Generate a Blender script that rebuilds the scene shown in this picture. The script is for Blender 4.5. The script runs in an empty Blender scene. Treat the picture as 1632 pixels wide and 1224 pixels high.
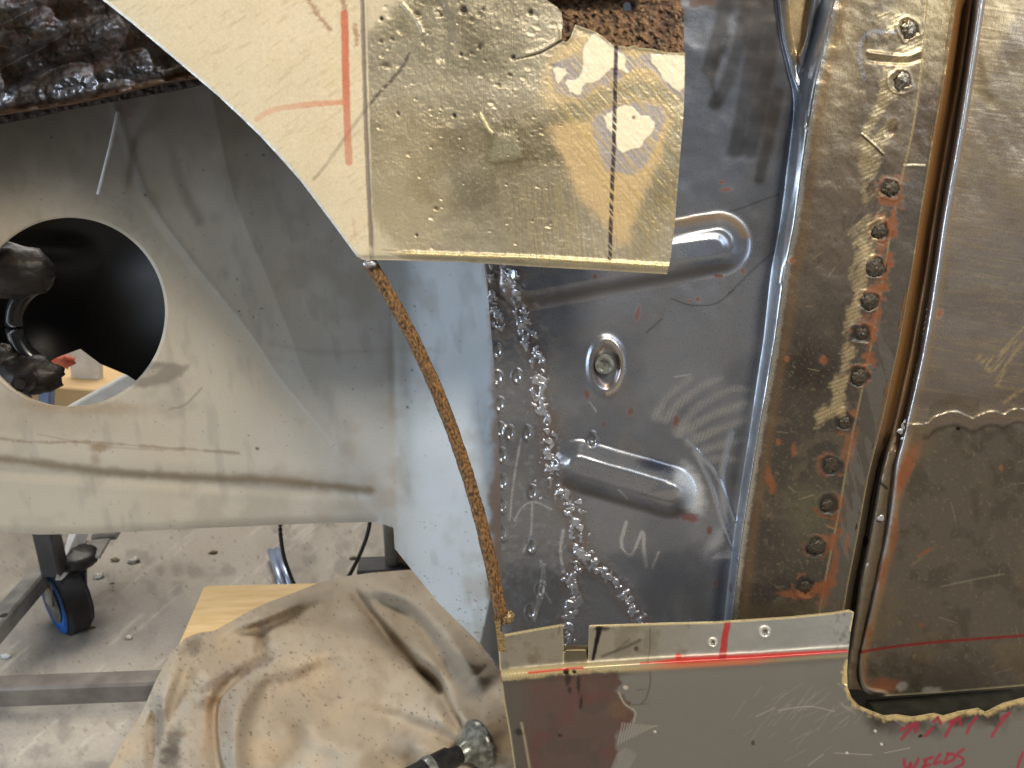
import bpy, math, random
import numpy as np
from mathutils import Vector, Matrix
random.seed(4)
S = bpy.context.scene
COL = S.collection

# ------------------------------------------------------------------ camera
CAM = np.array([0.0, 0.0, 0.80])
PITCH, YAW = math.radians(19.0), math.radians(4.0)
FPX = 1233.0                                    # focal length in photograph pixels
cd = bpy.data.cameras.new('camera'); cam = bpy.data.objects.new('camera', cd); COL.objects.link(cam)
cam.location = CAM; cam.rotation_euler = (math.pi/2-PITCH, 0, -YAW)
cd.sensor_width = 36; cd.lens = 36*FPX/1632; cd.clip_start = .01; cd.clip_end = 100
cd.dof.use_dof = True; cd.dof.focus_distance = .60; cd.dof.aperture_fstop = 13
S.camera = cam
# ------------------------------------------------------------------ light
w = bpy.data.worlds.new('World'); S.world = w; w.use_nodes = True
# a dim workshop all round: dark roof, pale floor, bluish openings at eye level
_n = w.node_tree; _tc = _n.nodes.new('ShaderNodeTexCoord'); _sx = _n.nodes.new('ShaderNodeSeparateXYZ'); _n.links.new(_tc.outputs['Generated'], _sx.inputs[0])
_mr = _n.nodes.new('ShaderNodeMapRange'); _mr.inputs[1].default_value = -1; _mr.inputs[2].default_value = 1; _n.links.new(_sx.outputs[2], _mr.inputs[0])
_cr = _n.nodes.new('ShaderNodeValToRGB'); _n.links.new(_mr.outputs[0], _cr.inputs[0]); _e = _cr.color_ramp.elements
_e[0].position = 0; _e[0].color = (.62, .60, .58, 1); _e[1].position = 1; _e[1].color = (.22, .20, .18, 1)
for _p, _c in ((.36, (.80, .84, .92, 1)), (.50, (.42, .50, .64, 1)), (.60, (.26, .27, .30, 1))): _x = _e.new(_p); _x.color = _c
_nz = _n.nodes.new('ShaderNodeTexNoise'); _nz.inputs['Scale'].default_value = 2.6; _nz.inputs['Detail'].default_value = 1; _n.links.new(_tc.outputs['Generated'], _nz.inputs['Vector'])
_m2 = _n.nodes.new('ShaderNodeMapRange'); _m2.inputs[1].default_value = .35; _m2.inputs[2].default_value = .65; _m2.inputs[3].default_value = .11; _m2.inputs[4].default_value = .40; _n.links.new(_nz.outputs[0], _m2.inputs[0])
_n.links.new(_cr.outputs[0], _n.nodes['Background'].inputs[0]); _n.links.new(_m2.outputs[0], _n.nodes['Background'].inputs[1])
def area(name, loc, target, size, power, color, sy=None):
    l = bpy.data.lights.new(name, 'AREA'); l.energy = power; l.color = color; l.size = size
    if sy: l.shape = 'RECTANGLE'; l.size_y = sy
    o = bpy.data.objects.new(name, l); COL.objects.link(o); o.location = loc
    o.rotation_euler = (Vector(target)-Vector(loc)).to_track_quat('-Z', 'Y').to_euler()
    return o
area('work_lamp', (.62, -.55, 1.75), (0.05, .55, .70), .30, 34, (1, .90, .75))
area('window_light_left', (-1.15, .30, .50), (.1, .62, .6), .5, 13, (.72, .85, 1))
area('cool_fill_right', (1.35, -.35, 1.25), (.3, .6, .7), .5, 7, (.76, .87, 1))  # cool lamp added on the right to light the bead ends
area('roof_light', (-.6, 2.3, 2.6), (-.4, 1.4, 0), 1.6, 72, (1, .95, .88))
S.view_settings.view_transform = 'Standard'; S.view_settings.look = 'None'
S.view_settings.exposure = 0; S.view_settings.gamma = 1
S.render.engine = 'CYCLES'

# ------------------------------------------------------------------ helpers: pixels of the photograph -> points in the place
F_ = np.array([math.sin(YAW)*math.cos(PITCH), math.cos(YAW)*math.cos(PITCH), -math.sin(PITCH)])
R_ = np.array([math.cos(YAW), -math.sin(YAW), 0.0])
U_ = np.cross(R_, F_)
def rays(u, v):
    u = np.asarray(u, float); v = np.asarray(v, float)
    return F_ + R_*((u-816)/FPX)[..., None] + U_*((612-v)/FPX)[..., None]
def at_y(u, v, y):
    d = rays(u, v); return CAM + d*(np.asarray(y)/d[..., 1])[..., None]
def at_z(u, v, z):
    d = rays(u, v); return CAM + d*((np.asarray(z)-CAM[2])/d[..., 2])[..., None]
def PY(u, v, y): return Vector(at_y(np.array(u), np.array(v), y))
def PZ(u, v, z): return Vector(at_z(np.array(u), np.array(v), z))

def lin(c):
    c = np.asarray(c, float)/255.0
    return np.where(c <= .04045, c/12.92, ((c+.055)/1.055)**2.4)

_lat = {}
def vnoise(x, y, seed):
    if seed not in _lat: _lat[seed] = np.random.RandomState(seed).rand(256, 256)
    L = _lat[seed]
    xi = np.floor(x).astype(int); yi = np.floor(y).astype(int)
    fx = x-xi; fy = y-yi
    fx = fx*fx*fx*(fx*(fx*6-15)+10); fy = fy*fy*fy*(fy*(fy*6-15)+10)
    a = L[xi & 255, yi & 255]; b = L[(xi+1) & 255, yi & 255]; c = L[xi & 255, (yi+1) & 255]; d = L[(xi+1) & 255, (yi+1) & 255]
    return (a*(1-fx)+b*fx)*(1-fy)+(c*(1-fx)+d*fx)*fy
def fbm(x, y, seed, octs=4):
    s = 0; amp = 1; tot = 0
    for k in range(octs):
        s = s+amp*vnoise(x*2**k+k*17.3, y*2**k+k*9.1, seed+k); tot += amp; amp *= .55
    return s/tot
def sstep(a, b, x):
    t = np.clip((x-a)/(b-a), 0, 1); return t*t*(3-2*t)
def smooth_pts(p, n=6):
    p = [np.array(q, float) for q in p]; out = []
    if len(p) < 3: return np.array(p)
    q = [2*p[0]-p[1]]+p+[2*p[-1]-p[-2]]
    for i in range(1, len(q)-2):
        for k in range(n):
            t = k/n
            out.append(.5*((2*q[i])+(-q[i-1]+q[i+1])*t+(2*q[i-1]-5*q[i]+4*q[i+1]-q[i+2])*t*t+(-q[i-1]+3*q[i]-3*q[i+1]+q[i+2])*t**3))
    out.append(p[-1]); return np.array(out)
def seg_dist(u, v, pts, closed=False):
    """distance to a polyline, signed side (cross) and fraction along it, nearest point"""
    P = np.asarray(pts, float)
    if closed: P = np.vstack([P, P[:1]])
    best = np.full(u.shape, 1e9); side = np.zeros(u.shape); frac = np.zeros(u.shape); nx = np.zeros(u.shape); ny = np.zeros(u.shape)
    L = np.hypot(*(P[1:]-P[:-1]).T); cum = np.concatenate([[0], np.cumsum(L)]); tot = cum[-1]
    for i in range(len(P)-1):
        a, b = P[i], P[i+1]; d = b-a; l2 = max(d@d, 1e-9)
        t = np.clip(((u-a[0])*d[0]+(v-a[1])*d[1])/l2, 0, 1)
        qx = a[0]+t*d[0]; qy = a[1]+t*d[1]; dist = np.hypot(u-qx, v-qy)
        m = dist < best
        best = np.where(m, dist, best); side = np.where(m, np.sign(d[0]*(v-a[1])-d[1]*(u-a[0])), side)
        frac = np.where(m, (cum[i]+t*L[i])/tot, frac); nx = np.where(m, qx, nx); ny = np.where(m, qy, ny)
    return best, side, frac, nx, ny
def inside(u, v, poly):
    P = np.asarray(poly, float); r = np.zeros(u.shape, bool); n = len(P)
    for i in range(n):
        x1, y1 = P[i]; x2, y2 = P[(i+1) % n]
        if y1 == y2: continue
        c = ((y1 > v) != (y2 > v)) & (u < (x2-x1)*(v-y1)/(y2-y1)+x1)
        r ^= c
    return r

class Field:
    """a sheet laid out over photograph pixels; .d is its depth (y, or z for lying sheets) and the rest is its finish"""
    def __init__(s, u, v, base):
        s.u, s.v = u, v; s.d = np.full(u.shape, float(base)) if np.isscalar(base) else base
        s.col = np.zeros(u.shape+(3,)); s.rough = np.full(u.shape, .5); s.metal = np.zeros(u.shape); s.bump = np.full(u.shape, .5)
    def n(s, sc, seed=0, octs=4, ang=0, stretch=1):
        a = math.radians(ang); x = s.u*math.cos(a)+s.v*math.sin(a); y = -s.u*math.sin(a)+s.v*math.cos(a)
        return fbm(x/(sc*stretch)+300, y/sc+300, 10+seed*7, octs)
    def stroke(s, pts, w, soft=1.5, smooth=True, jit=0, js=8, taper=0, seed=3):
        P = smooth_pts(pts) if smooth and len(pts) > 2 else np.array(pts, float)
        d, _, f, _, _ = seg_dist(s.u, s.v, P)
        if jit: d = d+(s.n(js, seed)-.5)*2*jit
        ww = w/2*(1-taper*f)
        return 1-sstep(-soft/2, soft/2, d-ww)
    def poly(s, pts, soft=2, jit=0, js=10, seed=5, smooth=False):
        P = smooth_pts(list(pts)+[pts[0]])[:-1] if smooth else np.array(pts, float)
        d = seg_dist(s.u, s.v, P, True)[0]; d = np.where(inside(s.u, s.v, P), -d, d)
        if jit: d = d+(s.n(js, seed)-.5)*2*jit
        return 1-sstep(-soft, soft, d)
    def blob(s, cx, cy, rx, ry=None, rot=0, soft=.3, jit=0, js=8, seed=7):
        ry = ry or rx; a = math.radians(rot); x = s.u-cx; y = s.v-cy
        X = (x*math.cos(a)+y*math.sin(a))/rx; Y = (-x*math.sin(a)+y*math.cos(a))/ry
        r = np.hypot(X, Y)
        if jit: r = r+(s.n(js, seed)-.5)*2*jit
        return 1-sstep(1-soft, 1+soft, r)
    def mix(s, m, c, rough=None, metal=None, bump=None):
        if c is not None: s.col = s.col*(1-m[..., None])+lin(c)*m[..., None]
        if rough is not None: s.rough = s.rough*(1-m)+rough*m
        if metal is not None: s.metal = s.metal*(1-m)+metal*m
        if bump is not None: s.bump = s.bump*(1-m)+bump*m
    def mul(s, k): s.col = s.col*k[..., None]
    def up(s, h): s.d = s.d-h*.001*s.sgn        # h in millimetres towards the viewer
    sgn = 1

def link(o, parent=None):
    COL.objects.link(o)
    if parent is not None:
        o.parent = parent; o.location = Vector(o.location)-Vector(parent.get('base', (0, 0, 0)))
    return o
def tag(o, label=None, cat=None, group=None, kind=None):
    if label: o['label'] = label
    if cat: o['category'] = cat
    if group: o['group'] = group
    if kind: o['kind'] = kind
    return o
def thing(name, loc, label, cat, group=None):
    o = bpy.data.objects.new(name, None); COL.objects.link(o); o.location = loc; o['base'] = tuple(loc); o.empty_display_size = .02
    return tag(o, label, cat, group)

def mesh_obj(name, verts, faces, mat, parent=None, smooth=True):
    m = bpy.data.meshes.new(name); m.from_pydata([tuple(v) for v in verts], [], [tuple(f) for f in faces]); m.update()
    if mat: m.materials.append(mat)
    if smooth: m.polygons.foreach_set('use_smooth', [True]*len(m.polygons))
    return link(bpy.data.objects.new(name, m), parent)

def sheet(name, outline, base, paint, mat, parent=None, step=2.0, holes=(), thick=.0012, lying=False, smooth_outline=False, rimcol=None):
    O = smooth_pts(list(outline)+[outline[0]])[:-1] if smooth_outline else np.array(outline, float)
    u0, v0 = O.min(0)-step; u1, v1 = O.max(0)+step
    nu = int((u1-u0)/step)+2; nv = int((v1-v0)/step)+2
    uu, vv = np.meshgrid(u0+np.arange(nu)*step, v0+np.arange(nv)*step, indexing='ij')
    cu = (uu[:-1, :-1]+step/2); cv = (vv[:-1, :-1]+step/2)
    keep = inside(cu, cv, O)
    for h in holes: keep &= ~inside(cu, cv, h)
    pad = np.zeros((nu+1, nv+1), bool); pad[1:-1, 1:-1] = keep
    cnt = pad[:-1, :-1].astype(int)+pad[1:, :-1]+pad[:-1, 1:]+pad[1:, 1:]
    used = cnt > 0; bnd = used & (cnt < 4)
    bu, bv = uu[bnd], vv[bnd]
    best = None
    for poly in [O]+list(holes):
        d, _, _, nx, ny = seg_dist(bu, bv, np.array(poly, float), True)
        if best is None: best, sx, sy = d, nx, ny
        else:
            m = d < best; best = np.where(m, d, best); sx = np.where(m, nx, sx); sy = np.where(m, ny, sy)
    uu = uu.copy(); vv = vv.copy(); uu[bnd] = sx; vv[bnd] = sy
    idx = np.full(uu.shape, -1); idx[used] = np.arange(used.sum())
    f = Field(uu[used], vv[used], base); f.sgn = -1 if lying else 1
    paint(f)
    P = (at_z if lying else at_y)(f.u, f.v, f.d)
    ci, cj = np.nonzero(keep)
    quads = np.stack([idx[ci, cj], idx[ci, cj+1], idx[ci+1, cj+1], idx[ci+1, cj]], 1)
    # the cut edge: the metal's own thickness, going away from the viewer
    e = []
    kl = np.zeros((nu+1, nv+1), bool); kl[1:-1, 1:-1] = keep
    def ed(mask, a, b):
        i, j = np.nonzero(mask)
        if len(i): e.append(np.stack([idx[i+a[0], j+a[1]], idx[i+b[0], j+b[1]]], 1))
    ed(keep & ~kl[:-2, 1:-1], (0, 0), (0, 1)); ed(keep & ~kl[2:, 1:-1], (1, 1), (1, 0))
    ed(keep & ~kl[1:-1, :-2], (1, 0), (0, 0)); ed(keep & ~kl[1:-1, 2:], (0, 1), (1, 1))
    E = np.concatenate(e); bi = np.unique(E); mp = np.full(len(P), -1); mp[bi] = np.arange(len(bi))
    n0 = len(P); nb = len(bi)
    Fr = P[bi]; Bk = Fr.copy(); Bk[:, 2 if lying else 1] += (-thick if lying else thick)
    V = np.concatenate([P, Fr, Bk])
    rim = np.stack([n0+mp[E[:, 1]], n0+mp[E[:, 0]], n0+nb+mp[E[:, 0]], n0+nb+mp[E[:, 1]]], 1)
    Q = np.concatenate([quads, rim]).astype(np.int32)
    m = bpy.data.meshes.new(name)
    m.vertices.add(len(V)); m.vertices.foreach_set('co', V.ravel().astype(np.float32))
    m.loops.add(Q.size); m.loops.foreach_set('vertex_index', Q.ravel())
    m.polygons.add(len(Q)); m.polygons.foreach_set('loop_start', np.arange(0, Q.size, 4, dtype=np.int32))
    m.polygons.foreach_set('loop_total', np.full(len(Q), 4, dtype=np.int32))
    m.polygons.foreach_set('use_smooth', np.ones(len(Q), bool))
    m.update(calc_edges=True)
    ext = lambda a: np.concatenate([a, a[bi], a[bi]])
    c = ext(np.clip(f.col, 0, 1))
    if rimcol is not None: c[n0:] = lin(rimcol)
    a = m.color_attributes.new('col', 'FLOAT_COLOR', 'POINT'); a.data.foreach_set('color', np.concatenate([c, np.ones((len(c), 1))], 1).ravel().astype(np.float32))
    prm = np.stack([ext(f.rough), ext(f.metal), ext(f.bump), np.ones(len(c))], 1)
    a = m.color_attributes.new('prm', 'FLOAT_COLOR', 'POINT'); a.data.foreach_set('color', np.clip(prm, 0, 1).ravel().astype(np.float32))
    m.materials.append(mat)
    return link(bpy.data.objects.new(name, m), parent)

# ------------------------------------------------------------------ materials
def newmat(name):
    m = bpy.data.materials.new(name); m.use_nodes = True
    nt = m.node_tree; return m, nt, nt.nodes['Principled BSDF']
def finish_mat(name, grain=900, brush=0.0, ang=0, cvar=.18, bumpd=.0004, brush_scale=2500):
    """bare / painted sheet metal: colour, roughness and metallic come with the sheet, grain and brushing from noise"""
    m, nt, b = newmat(name); N = nt.nodes.new; L = nt.links.new
    ca = N('ShaderNodeAttribute'); ca.attribute_name = 'col'
    pa = N('ShaderNodeAttribute'); pa.attribute_name = 'prm'; sp = N('ShaderNodeSeparateColor'); L(pa.outputs['Color'], sp.inputs[0])
    tc = N('ShaderNodeTexCoord')
    n1 = N('ShaderNodeTexNoise'); n1.inputs['Scale'].default_value = grain; n1.inputs['Detail'].default_value = 5; n1.inputs['Roughness'].default_value = .65
    L(tc.outputs['Object'], n1.inputs['Vector'])
    mr = N('ShaderNodeMapRange'); mr.inputs[1].default_value = .3; mr.inputs[2].default_value = .7; mr.inputs[3].default_value = 1-cvar; mr.inputs[4].default_value = 1+cvar
    L(n1.outputs[0], mr.inputs[0])
    mx = N('ShaderNodeVectorMath'); mx.operation = 'SCALE'; L(ca.outputs['Color'], mx.inputs[0]); L(mr.outputs[0], mx.inputs['Scale'])
    L(mx.outputs[0], b.inputs['Base Color'])
    mp = N('ShaderNodeMapping'); mp.inputs['Rotation'].default_value = (0, math.radians(ang), 0); mp.inputs['Scale'].default_value = (brush_scale, brush_scale/6, brush_scale/60)
    L(tc.outputs['Object'], mp.inputs[0])
    n2 = N('ShaderNodeTexNoise'); n2.inputs['Scale'].default_value = 1; n2.inputs['Detail'].default_value = 2; L(mp.outputs[0], n2.inputs['Vector'])
    ad = N('ShaderNodeMath'); ad.operation = 'MULTIPLY_ADD'; L(n2.outputs[0], ad.inputs[0]); ad.inputs[1].default_value = brush; L(n1.outputs[0], ad.inputs[2])
    bp = N('ShaderNodeBump'); bp.inputs['Distance'].default_value = bumpd; L(sp.outputs[2], bp.inputs['Strength']); L(ad.outputs[0], bp.inputs['Height'])
    L(bp.outputs[0], b.inputs['Normal'])
    rr = N('ShaderNodeMath'); rr.operation = 'MULTIPLY_ADD'; L(n1.outputs[0], rr.inputs[0]); rr.inputs[1].default_value = .22
    r2 = N('ShaderNodeMath'); r2.operation = 'SUBTRACT'; L(sp.outputs[0], r2.inputs[0]); r2.inputs[1].default_value = .11; L(r2.outputs[0], rr.inputs[2])
    L(rr.outputs[0], b.inputs['Roughness']); L(sp.outputs[1], b.inputs['Metallic'])
    return m
def simple(name, c1, c2=None, scale=60, rough=.5, metal=0, bump=.2, detail=5, contrast=(.35, .65), bdist=.001, stretch=(1, 1, 1)):
    m, nt, b = newmat(name); N = nt.nodes.new; L = nt.links.new
    tc = N('ShaderNodeTexCoord'); mp = N('ShaderNodeMapping'); mp.inputs['Scale'].default_value = stretch; L(tc.outputs['Object'], mp.inputs[0])
    n1 = N('ShaderNodeTexNoise'); n1.inputs['Scale'].default_value = scale; n1.inputs['Detail'].default_value = detail; L(mp.outputs[0], n1.inputs['Vector'])
    cr = N('ShaderNodeValToRGB'); cr.color_ramp.elements[0].position = contrast[0]; cr.color_ramp.elements[1].position = contrast[1]
    c2 = c2 or [x*.75 for x in c1]
    cr.color_ramp.elements[0].color = (*lin(c1), 1); cr.color_ramp.elements[1].color = (*lin(c2), 1)
    L(n1.outputs[0], cr.inputs[0]); L(cr.outputs[0], b.inputs['Base Color'])
    b.inputs['Roughness'].default_value = rough; b.inputs['Metallic'].default_value = metal
    bp = N('ShaderNodeBump'); bp.inputs['Strength'].default_value = bump; bp.inputs['Distance'].default_value = bdist; L(n1.outputs[0], bp.inputs['Height']); L(bp.outputs[0], b.inputs['Normal'])
    return m
M_wing = finish_mat('pitted_primer', 700, .5, 0, .08, .0005)
M_rust = finish_mat('scaly_rust', 420, 0, 0, .25, .0012)
M_shelf = finish_mat('tarry_metal', 260, 0, 0, .2, .0008)
M_guard = finish_mat('grey_primer', 800, 0, 0, .06, .0002)
M_steel = finish_mat('bare_steel', 900, .6, 0, .08, .0003)
M_pillar = finish_mat('heat_stained_steel', 700, .8, 8, .16, .0004)
M_door = finish_mat('ground_steel', 800, 1.0, 80, .12, .00035)
M_sill = finish_mat('new_grey_sheet', 900, .3, 80, .07, .0002)
M_cloth = finish_mat('dirty_canvas', 1200, .6, 0, .10, .0004)
M_floor = finish_mat('concrete', 180, 0, 0, .10, .001)
M_weld = simple('weld_metal', (200, 204, 212), (140, 132, 128), 300, .36, .6, .2)
M_plug = simple('burnt_plug_weld', (52, 56, 50), (84, 68, 52), 500, .5, .4, .6)
M_nub = simple('weld_nub', (150, 142, 125), (100, 92, 80), 900, .3, .8, .3)
M_black = simple('black_paint', (10, 10, 12), (20, 20, 22), 40, .28, 0, .15)
M_greasy = simple('greasy_iron', (10, 9, 8), (34, 25, 20), 60, .5, .2, .6, bdist=.003)
M_gal = simple('grey_tube_steel', (148, 146, 141), (122, 119, 115), 40, .45, .25, .1)
M_tubedark = simple('dark_tube_side', (70, 68, 70), (58, 56, 56), 30, .5, .3, .1)
M_chrome = simple('zinc_plated', (186, 198, 220), (160, 172, 196), 60, .38, .6, .1)
M_rubber = simple('tyre_rubber', (38, 38, 42), (28, 28, 30), 80, .7, 0, .2)
M_blue = simple('blue_plastic', (28, 110, 196), (18, 90, 170), 60, .45, 0, .1)
M_white = simple('white_plastic', (196, 198, 200), (180, 182, 184), 60, .45, 0, .05)
M_ply = simple('plywood', (206, 178, 128), (192, 160, 108), 18, .65, 0, .2, stretch=(1, 6, 1))
M_tool = simple('worn_tool_steel', (156, 158, 150), (92, 92, 86), 160, .3, .5, .3)
M_tooldark = simple('black_tool_body', (30, 30, 30), (52, 50, 46), 120, .45, .3, .3)
M_cable = simple('cable_rubber', (16, 16, 16), (26, 26, 24), 80, .5, 0, .1)
M_chip = simple('flaked_filler', (214, 208, 196), (170, 165, 150), 300, .5, .2, .5)
M_olive = simple('dull_crumb', (140, 130, 100), (110, 100, 76), 200, .7, 0, .4)
M_red = simple('orange_red_plastic', (220, 120, 86), (200, 90, 60), 60, .5, 0, .1)
M_boxw = simple('white_painted_board', (225, 222, 215), (205, 200, 192), 30, .6, 0, .1)

# ------------------------------------------------------------------ mesh primitives
def tube(name, pts, rad, mat, parent=None, n=12, rfun=None, closed_ends=True, flat=1.0, side=None):
    P = [Vector(p) for p in pts]; vs = []; fs = []
    for i, p in enumerate(P):
        t = (P[min(i+1, len(P)-1)]-P[max(i-1, 0)]).normalized()
        a = t.cross(Vector(side) if side else Vector((0, 0, 1)))
        if a.length < .1: a = t.cross(Vector((1, 0, 0)))
        a.normalize(); b = t.cross(a).normalized()
        r = rad[i] if isinstance(rad, (list, tuple, np.ndarray)) else rad
        for k in range(n):
            th = 2*math.pi*k/n; rr = r*(rfun(i, k) if rfun else 1)
            vs.append(p+a*math.cos(th)*rr+b*math.sin(th)*rr*flat)
    for i in range(len(P)-1):
        for k in range(n): fs.append((i*n+k, i*n+(k+1) % n, (i+1)*n+(k+1) % n, (i+1)*n+k))
    if closed_ends:
        fs.append(tuple(range(n))[::-1]); fs.append(tuple(range((len(P)-1)*n, len(P)*n)))
    return mesh_obj(name, vs, fs, mat, parent)
def beam(name, a, b, wdt, hgt, mat, parent=None, bev=.003, up=(0, 0, 1)):
    a = Vector(a); b = Vector(b); t = (b-a).normalized(); s = t.cross(Vector(up)).normalized(); z = s.cross(t).normalized()
    vs = []; prof = []
    for sx, sy in ((1, 1), (-1, 1), (-1, -1), (1, -1)):
        w2, h2 = wdt/2, hgt/2
        c = [(sx*w2, sy*(h2-bev)), (sx*(w2-bev), sy*h2)]
        if sx*sy < 0: c = c[::-1]
        prof += c
    n = len(prof)
    for p in (a, b):
        for x, y in prof: vs.append(p+s*x+z*y)
    fs = [(k, (k+1) % n, n+(k+1) % n, n+k) for k in range(n)]+[tuple(range(n))[::-1], tuple(range(n, 2*n))]
    return mesh_obj(name, vs, fs, mat, parent, smooth=False)
def lathe(name, c, axis, prof, mat, parent=None, n=40):
    """prof: (distance along axis, radius)"""
    c = Vector(c); ax = Vector(axis).normalized(); a = ax.cross(Vector((0, 0, 1)))
    if a.length < .1: a = ax.cross(Vector((1, 0, 0)))
    a.normalize(); b = ax.cross(a); vs = []; fs = []
    for h, r in prof:
        for k in range(n):
            th = 2*math.pi*k/n; vs.append(c+ax*h+a*math.cos(th)*r+b*math.sin(th)*r)
    for i in range(len(prof)-1):
        for k in range(n): fs.append((i*n+k, i*n+(k+1) % n, (i+1)*n+(k+1) % n, (i+1)*n+k))
    fs.append(tuple(range(n))[::-1]); fs.append(tuple(range((len(prof)-1)*n, len(prof)*n)))
    o = mesh_obj(name, vs, fs, mat, parent)
    md = o.modifiers.new('e', 'EDGE_SPLIT'); md.split_angle = math.radians(40)
    return o
def prism(name, poly, y, depth, mat, parent=None):
    """a traced plate standing at distance y with a real depth"""
    vs = [PY(u, v, y) for u, v in poly]+[PY(u, v, y)+Vector((0, depth, 0)) for u, v in poly]; n = len(poly)
    fs = [tuple(range(n))[::-1], tuple(range(n, 2*n))]+[(k, (k+1) % n, n+(k+1) % n, n+k) for k in range(n)]
    return mesh_obj(name, vs, fs, mat, parent, smooth=False)
def slab(name, poly, z, depth, mat, parent=None):
    vs = [PZ(u, v, z) for u, v in poly]; vs += [p-Vector((0, 0, depth)) for p in vs]; n = len(poly)
    fs = [tuple(range(n)), tuple(range(n, 2*n))[::-1]]+[(k, (k+1) % n, n+(k+1) % n, n+k)[::-1] for k in range(n)]
    return mesh_obj(name, vs, fs, mat, parent, smooth=False)
def lump(name, c, r, mat, parent=None, amp=.3, seed=0, sc=(1, 1, 1), nu=18, nv=10, freq=2.5):
    rs = np.random.RandomState(seed); ph = rs.rand(6)*6; vs = []; fs = []
    from mathutils import noise as mn
    for i in range(nv+1):
        for k in range(nu):
            a = math.pi*i/nv; b = 2*math.pi*k/nu
            d = Vector((math.sin(a)*math.cos(b), math.sin(a)*math.sin(b), math.cos(a)))
            q = 1+amp*mn.fractal(d*freq+Vector((seed*3.1, seed, 0)), 1, 2, 4)
            vs.append(Vector(c)+Vector((d.x*sc[0], d.y*sc[1], d.z*sc[2]))*r*q)
    for i in range(nv):
        for k in range(nu): fs.append((i*nu+k, i*nu+(k+1) % nu, (i+1)*nu+(k+1) % nu, (i+1)*nu+k)[::-1])
    return mesh_obj(name, vs, fs, mat, parent)

# ================================================================== THE FLOOR
def paint_floor(f):
    f.mix(np.ones_like(f.u), (168, 160, 148), .8, 0, .4)
    n = f.n(90, 1); f.mix(sstep(.35, .7, n)*.6, (146, 139, 129))
    n = f.n(26, 2); f.mix(sstep(.5, .75, n)*.6, (128, 122, 114))
    f.mix(f.poly([(60, 960), (260, 930), (330, 1000), (250, 1060), (-20, 1075), (-20, 1000)], 30, 14, 30)*.5, (140, 136, 132))
    f.mix(f.blob(80, 1010, 80, 30, -35, .6, .3)*.5, (112, 108, 100))
    f.mix(f.blob(60, 1150, 90, 20, -20, .6, .4)*.4, (120, 116, 110))
    s = f.n(7, 3, 3, -40, 12); f.mix(sstep(.66, .8, s)*.4, (204, 198, 186))
    sp = f.n(3.0, 4, 2); f.mix(sstep(.80, .88, sp)*.7, (90, 84, 74))
# near, visible part of the floor as a finely finished sheet inside a wide plain slab
def floor_all():
    M = simple('plain_concrete', (162, 154, 142), (144, 137, 127), 9, .85, 0, .3, 8)
    m = mesh_obj('concrete_floor', [(-8, -3, -.004), (8, -3, -.004), (8, 10, -.004), (-8, 10, -.004)], [(0, 1, 2, 3)], M)
    tag(m, kind='structure')
    o = sheet('floor_surface', [(-60, 560), (1000, 560), (1000, 1300), (-60, 1300)], 0.0, paint_floor, M_floor, step=3, thick=.003, lying=True)
    tag(o, kind='structure')
floor_all()

# ================================================================== THE CAR BODY
body = thing('car', (0.1, .62, .42), 'stripped car body around the wheel arch, grey primer, tan outer wing and bare welded steel', 'car')

# ---- inner wheel house, grey primer
ARCHG = [(-14, 60), (700, 60), (772, 200), (772, 425), (783, 520), (791, 620), (797, 760), (800, 900), (800, 1000), (797, 1072),
         (768, 1028), (700, 962), (656, 908), (629, 874), (627, 841), (612, 836), (597, 832), (500, 834), (250, 845), (140, 851), (60, 852), (-14, 847)]
HOLE = [(111+152*math.cos(a), 498+151*math.sin(a)) for a in np.linspace(0, 2*math.pi, 90, endpoint=False)]
HOLE = [(x, y) for x, y in HOLE if x > -13.5]
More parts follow.
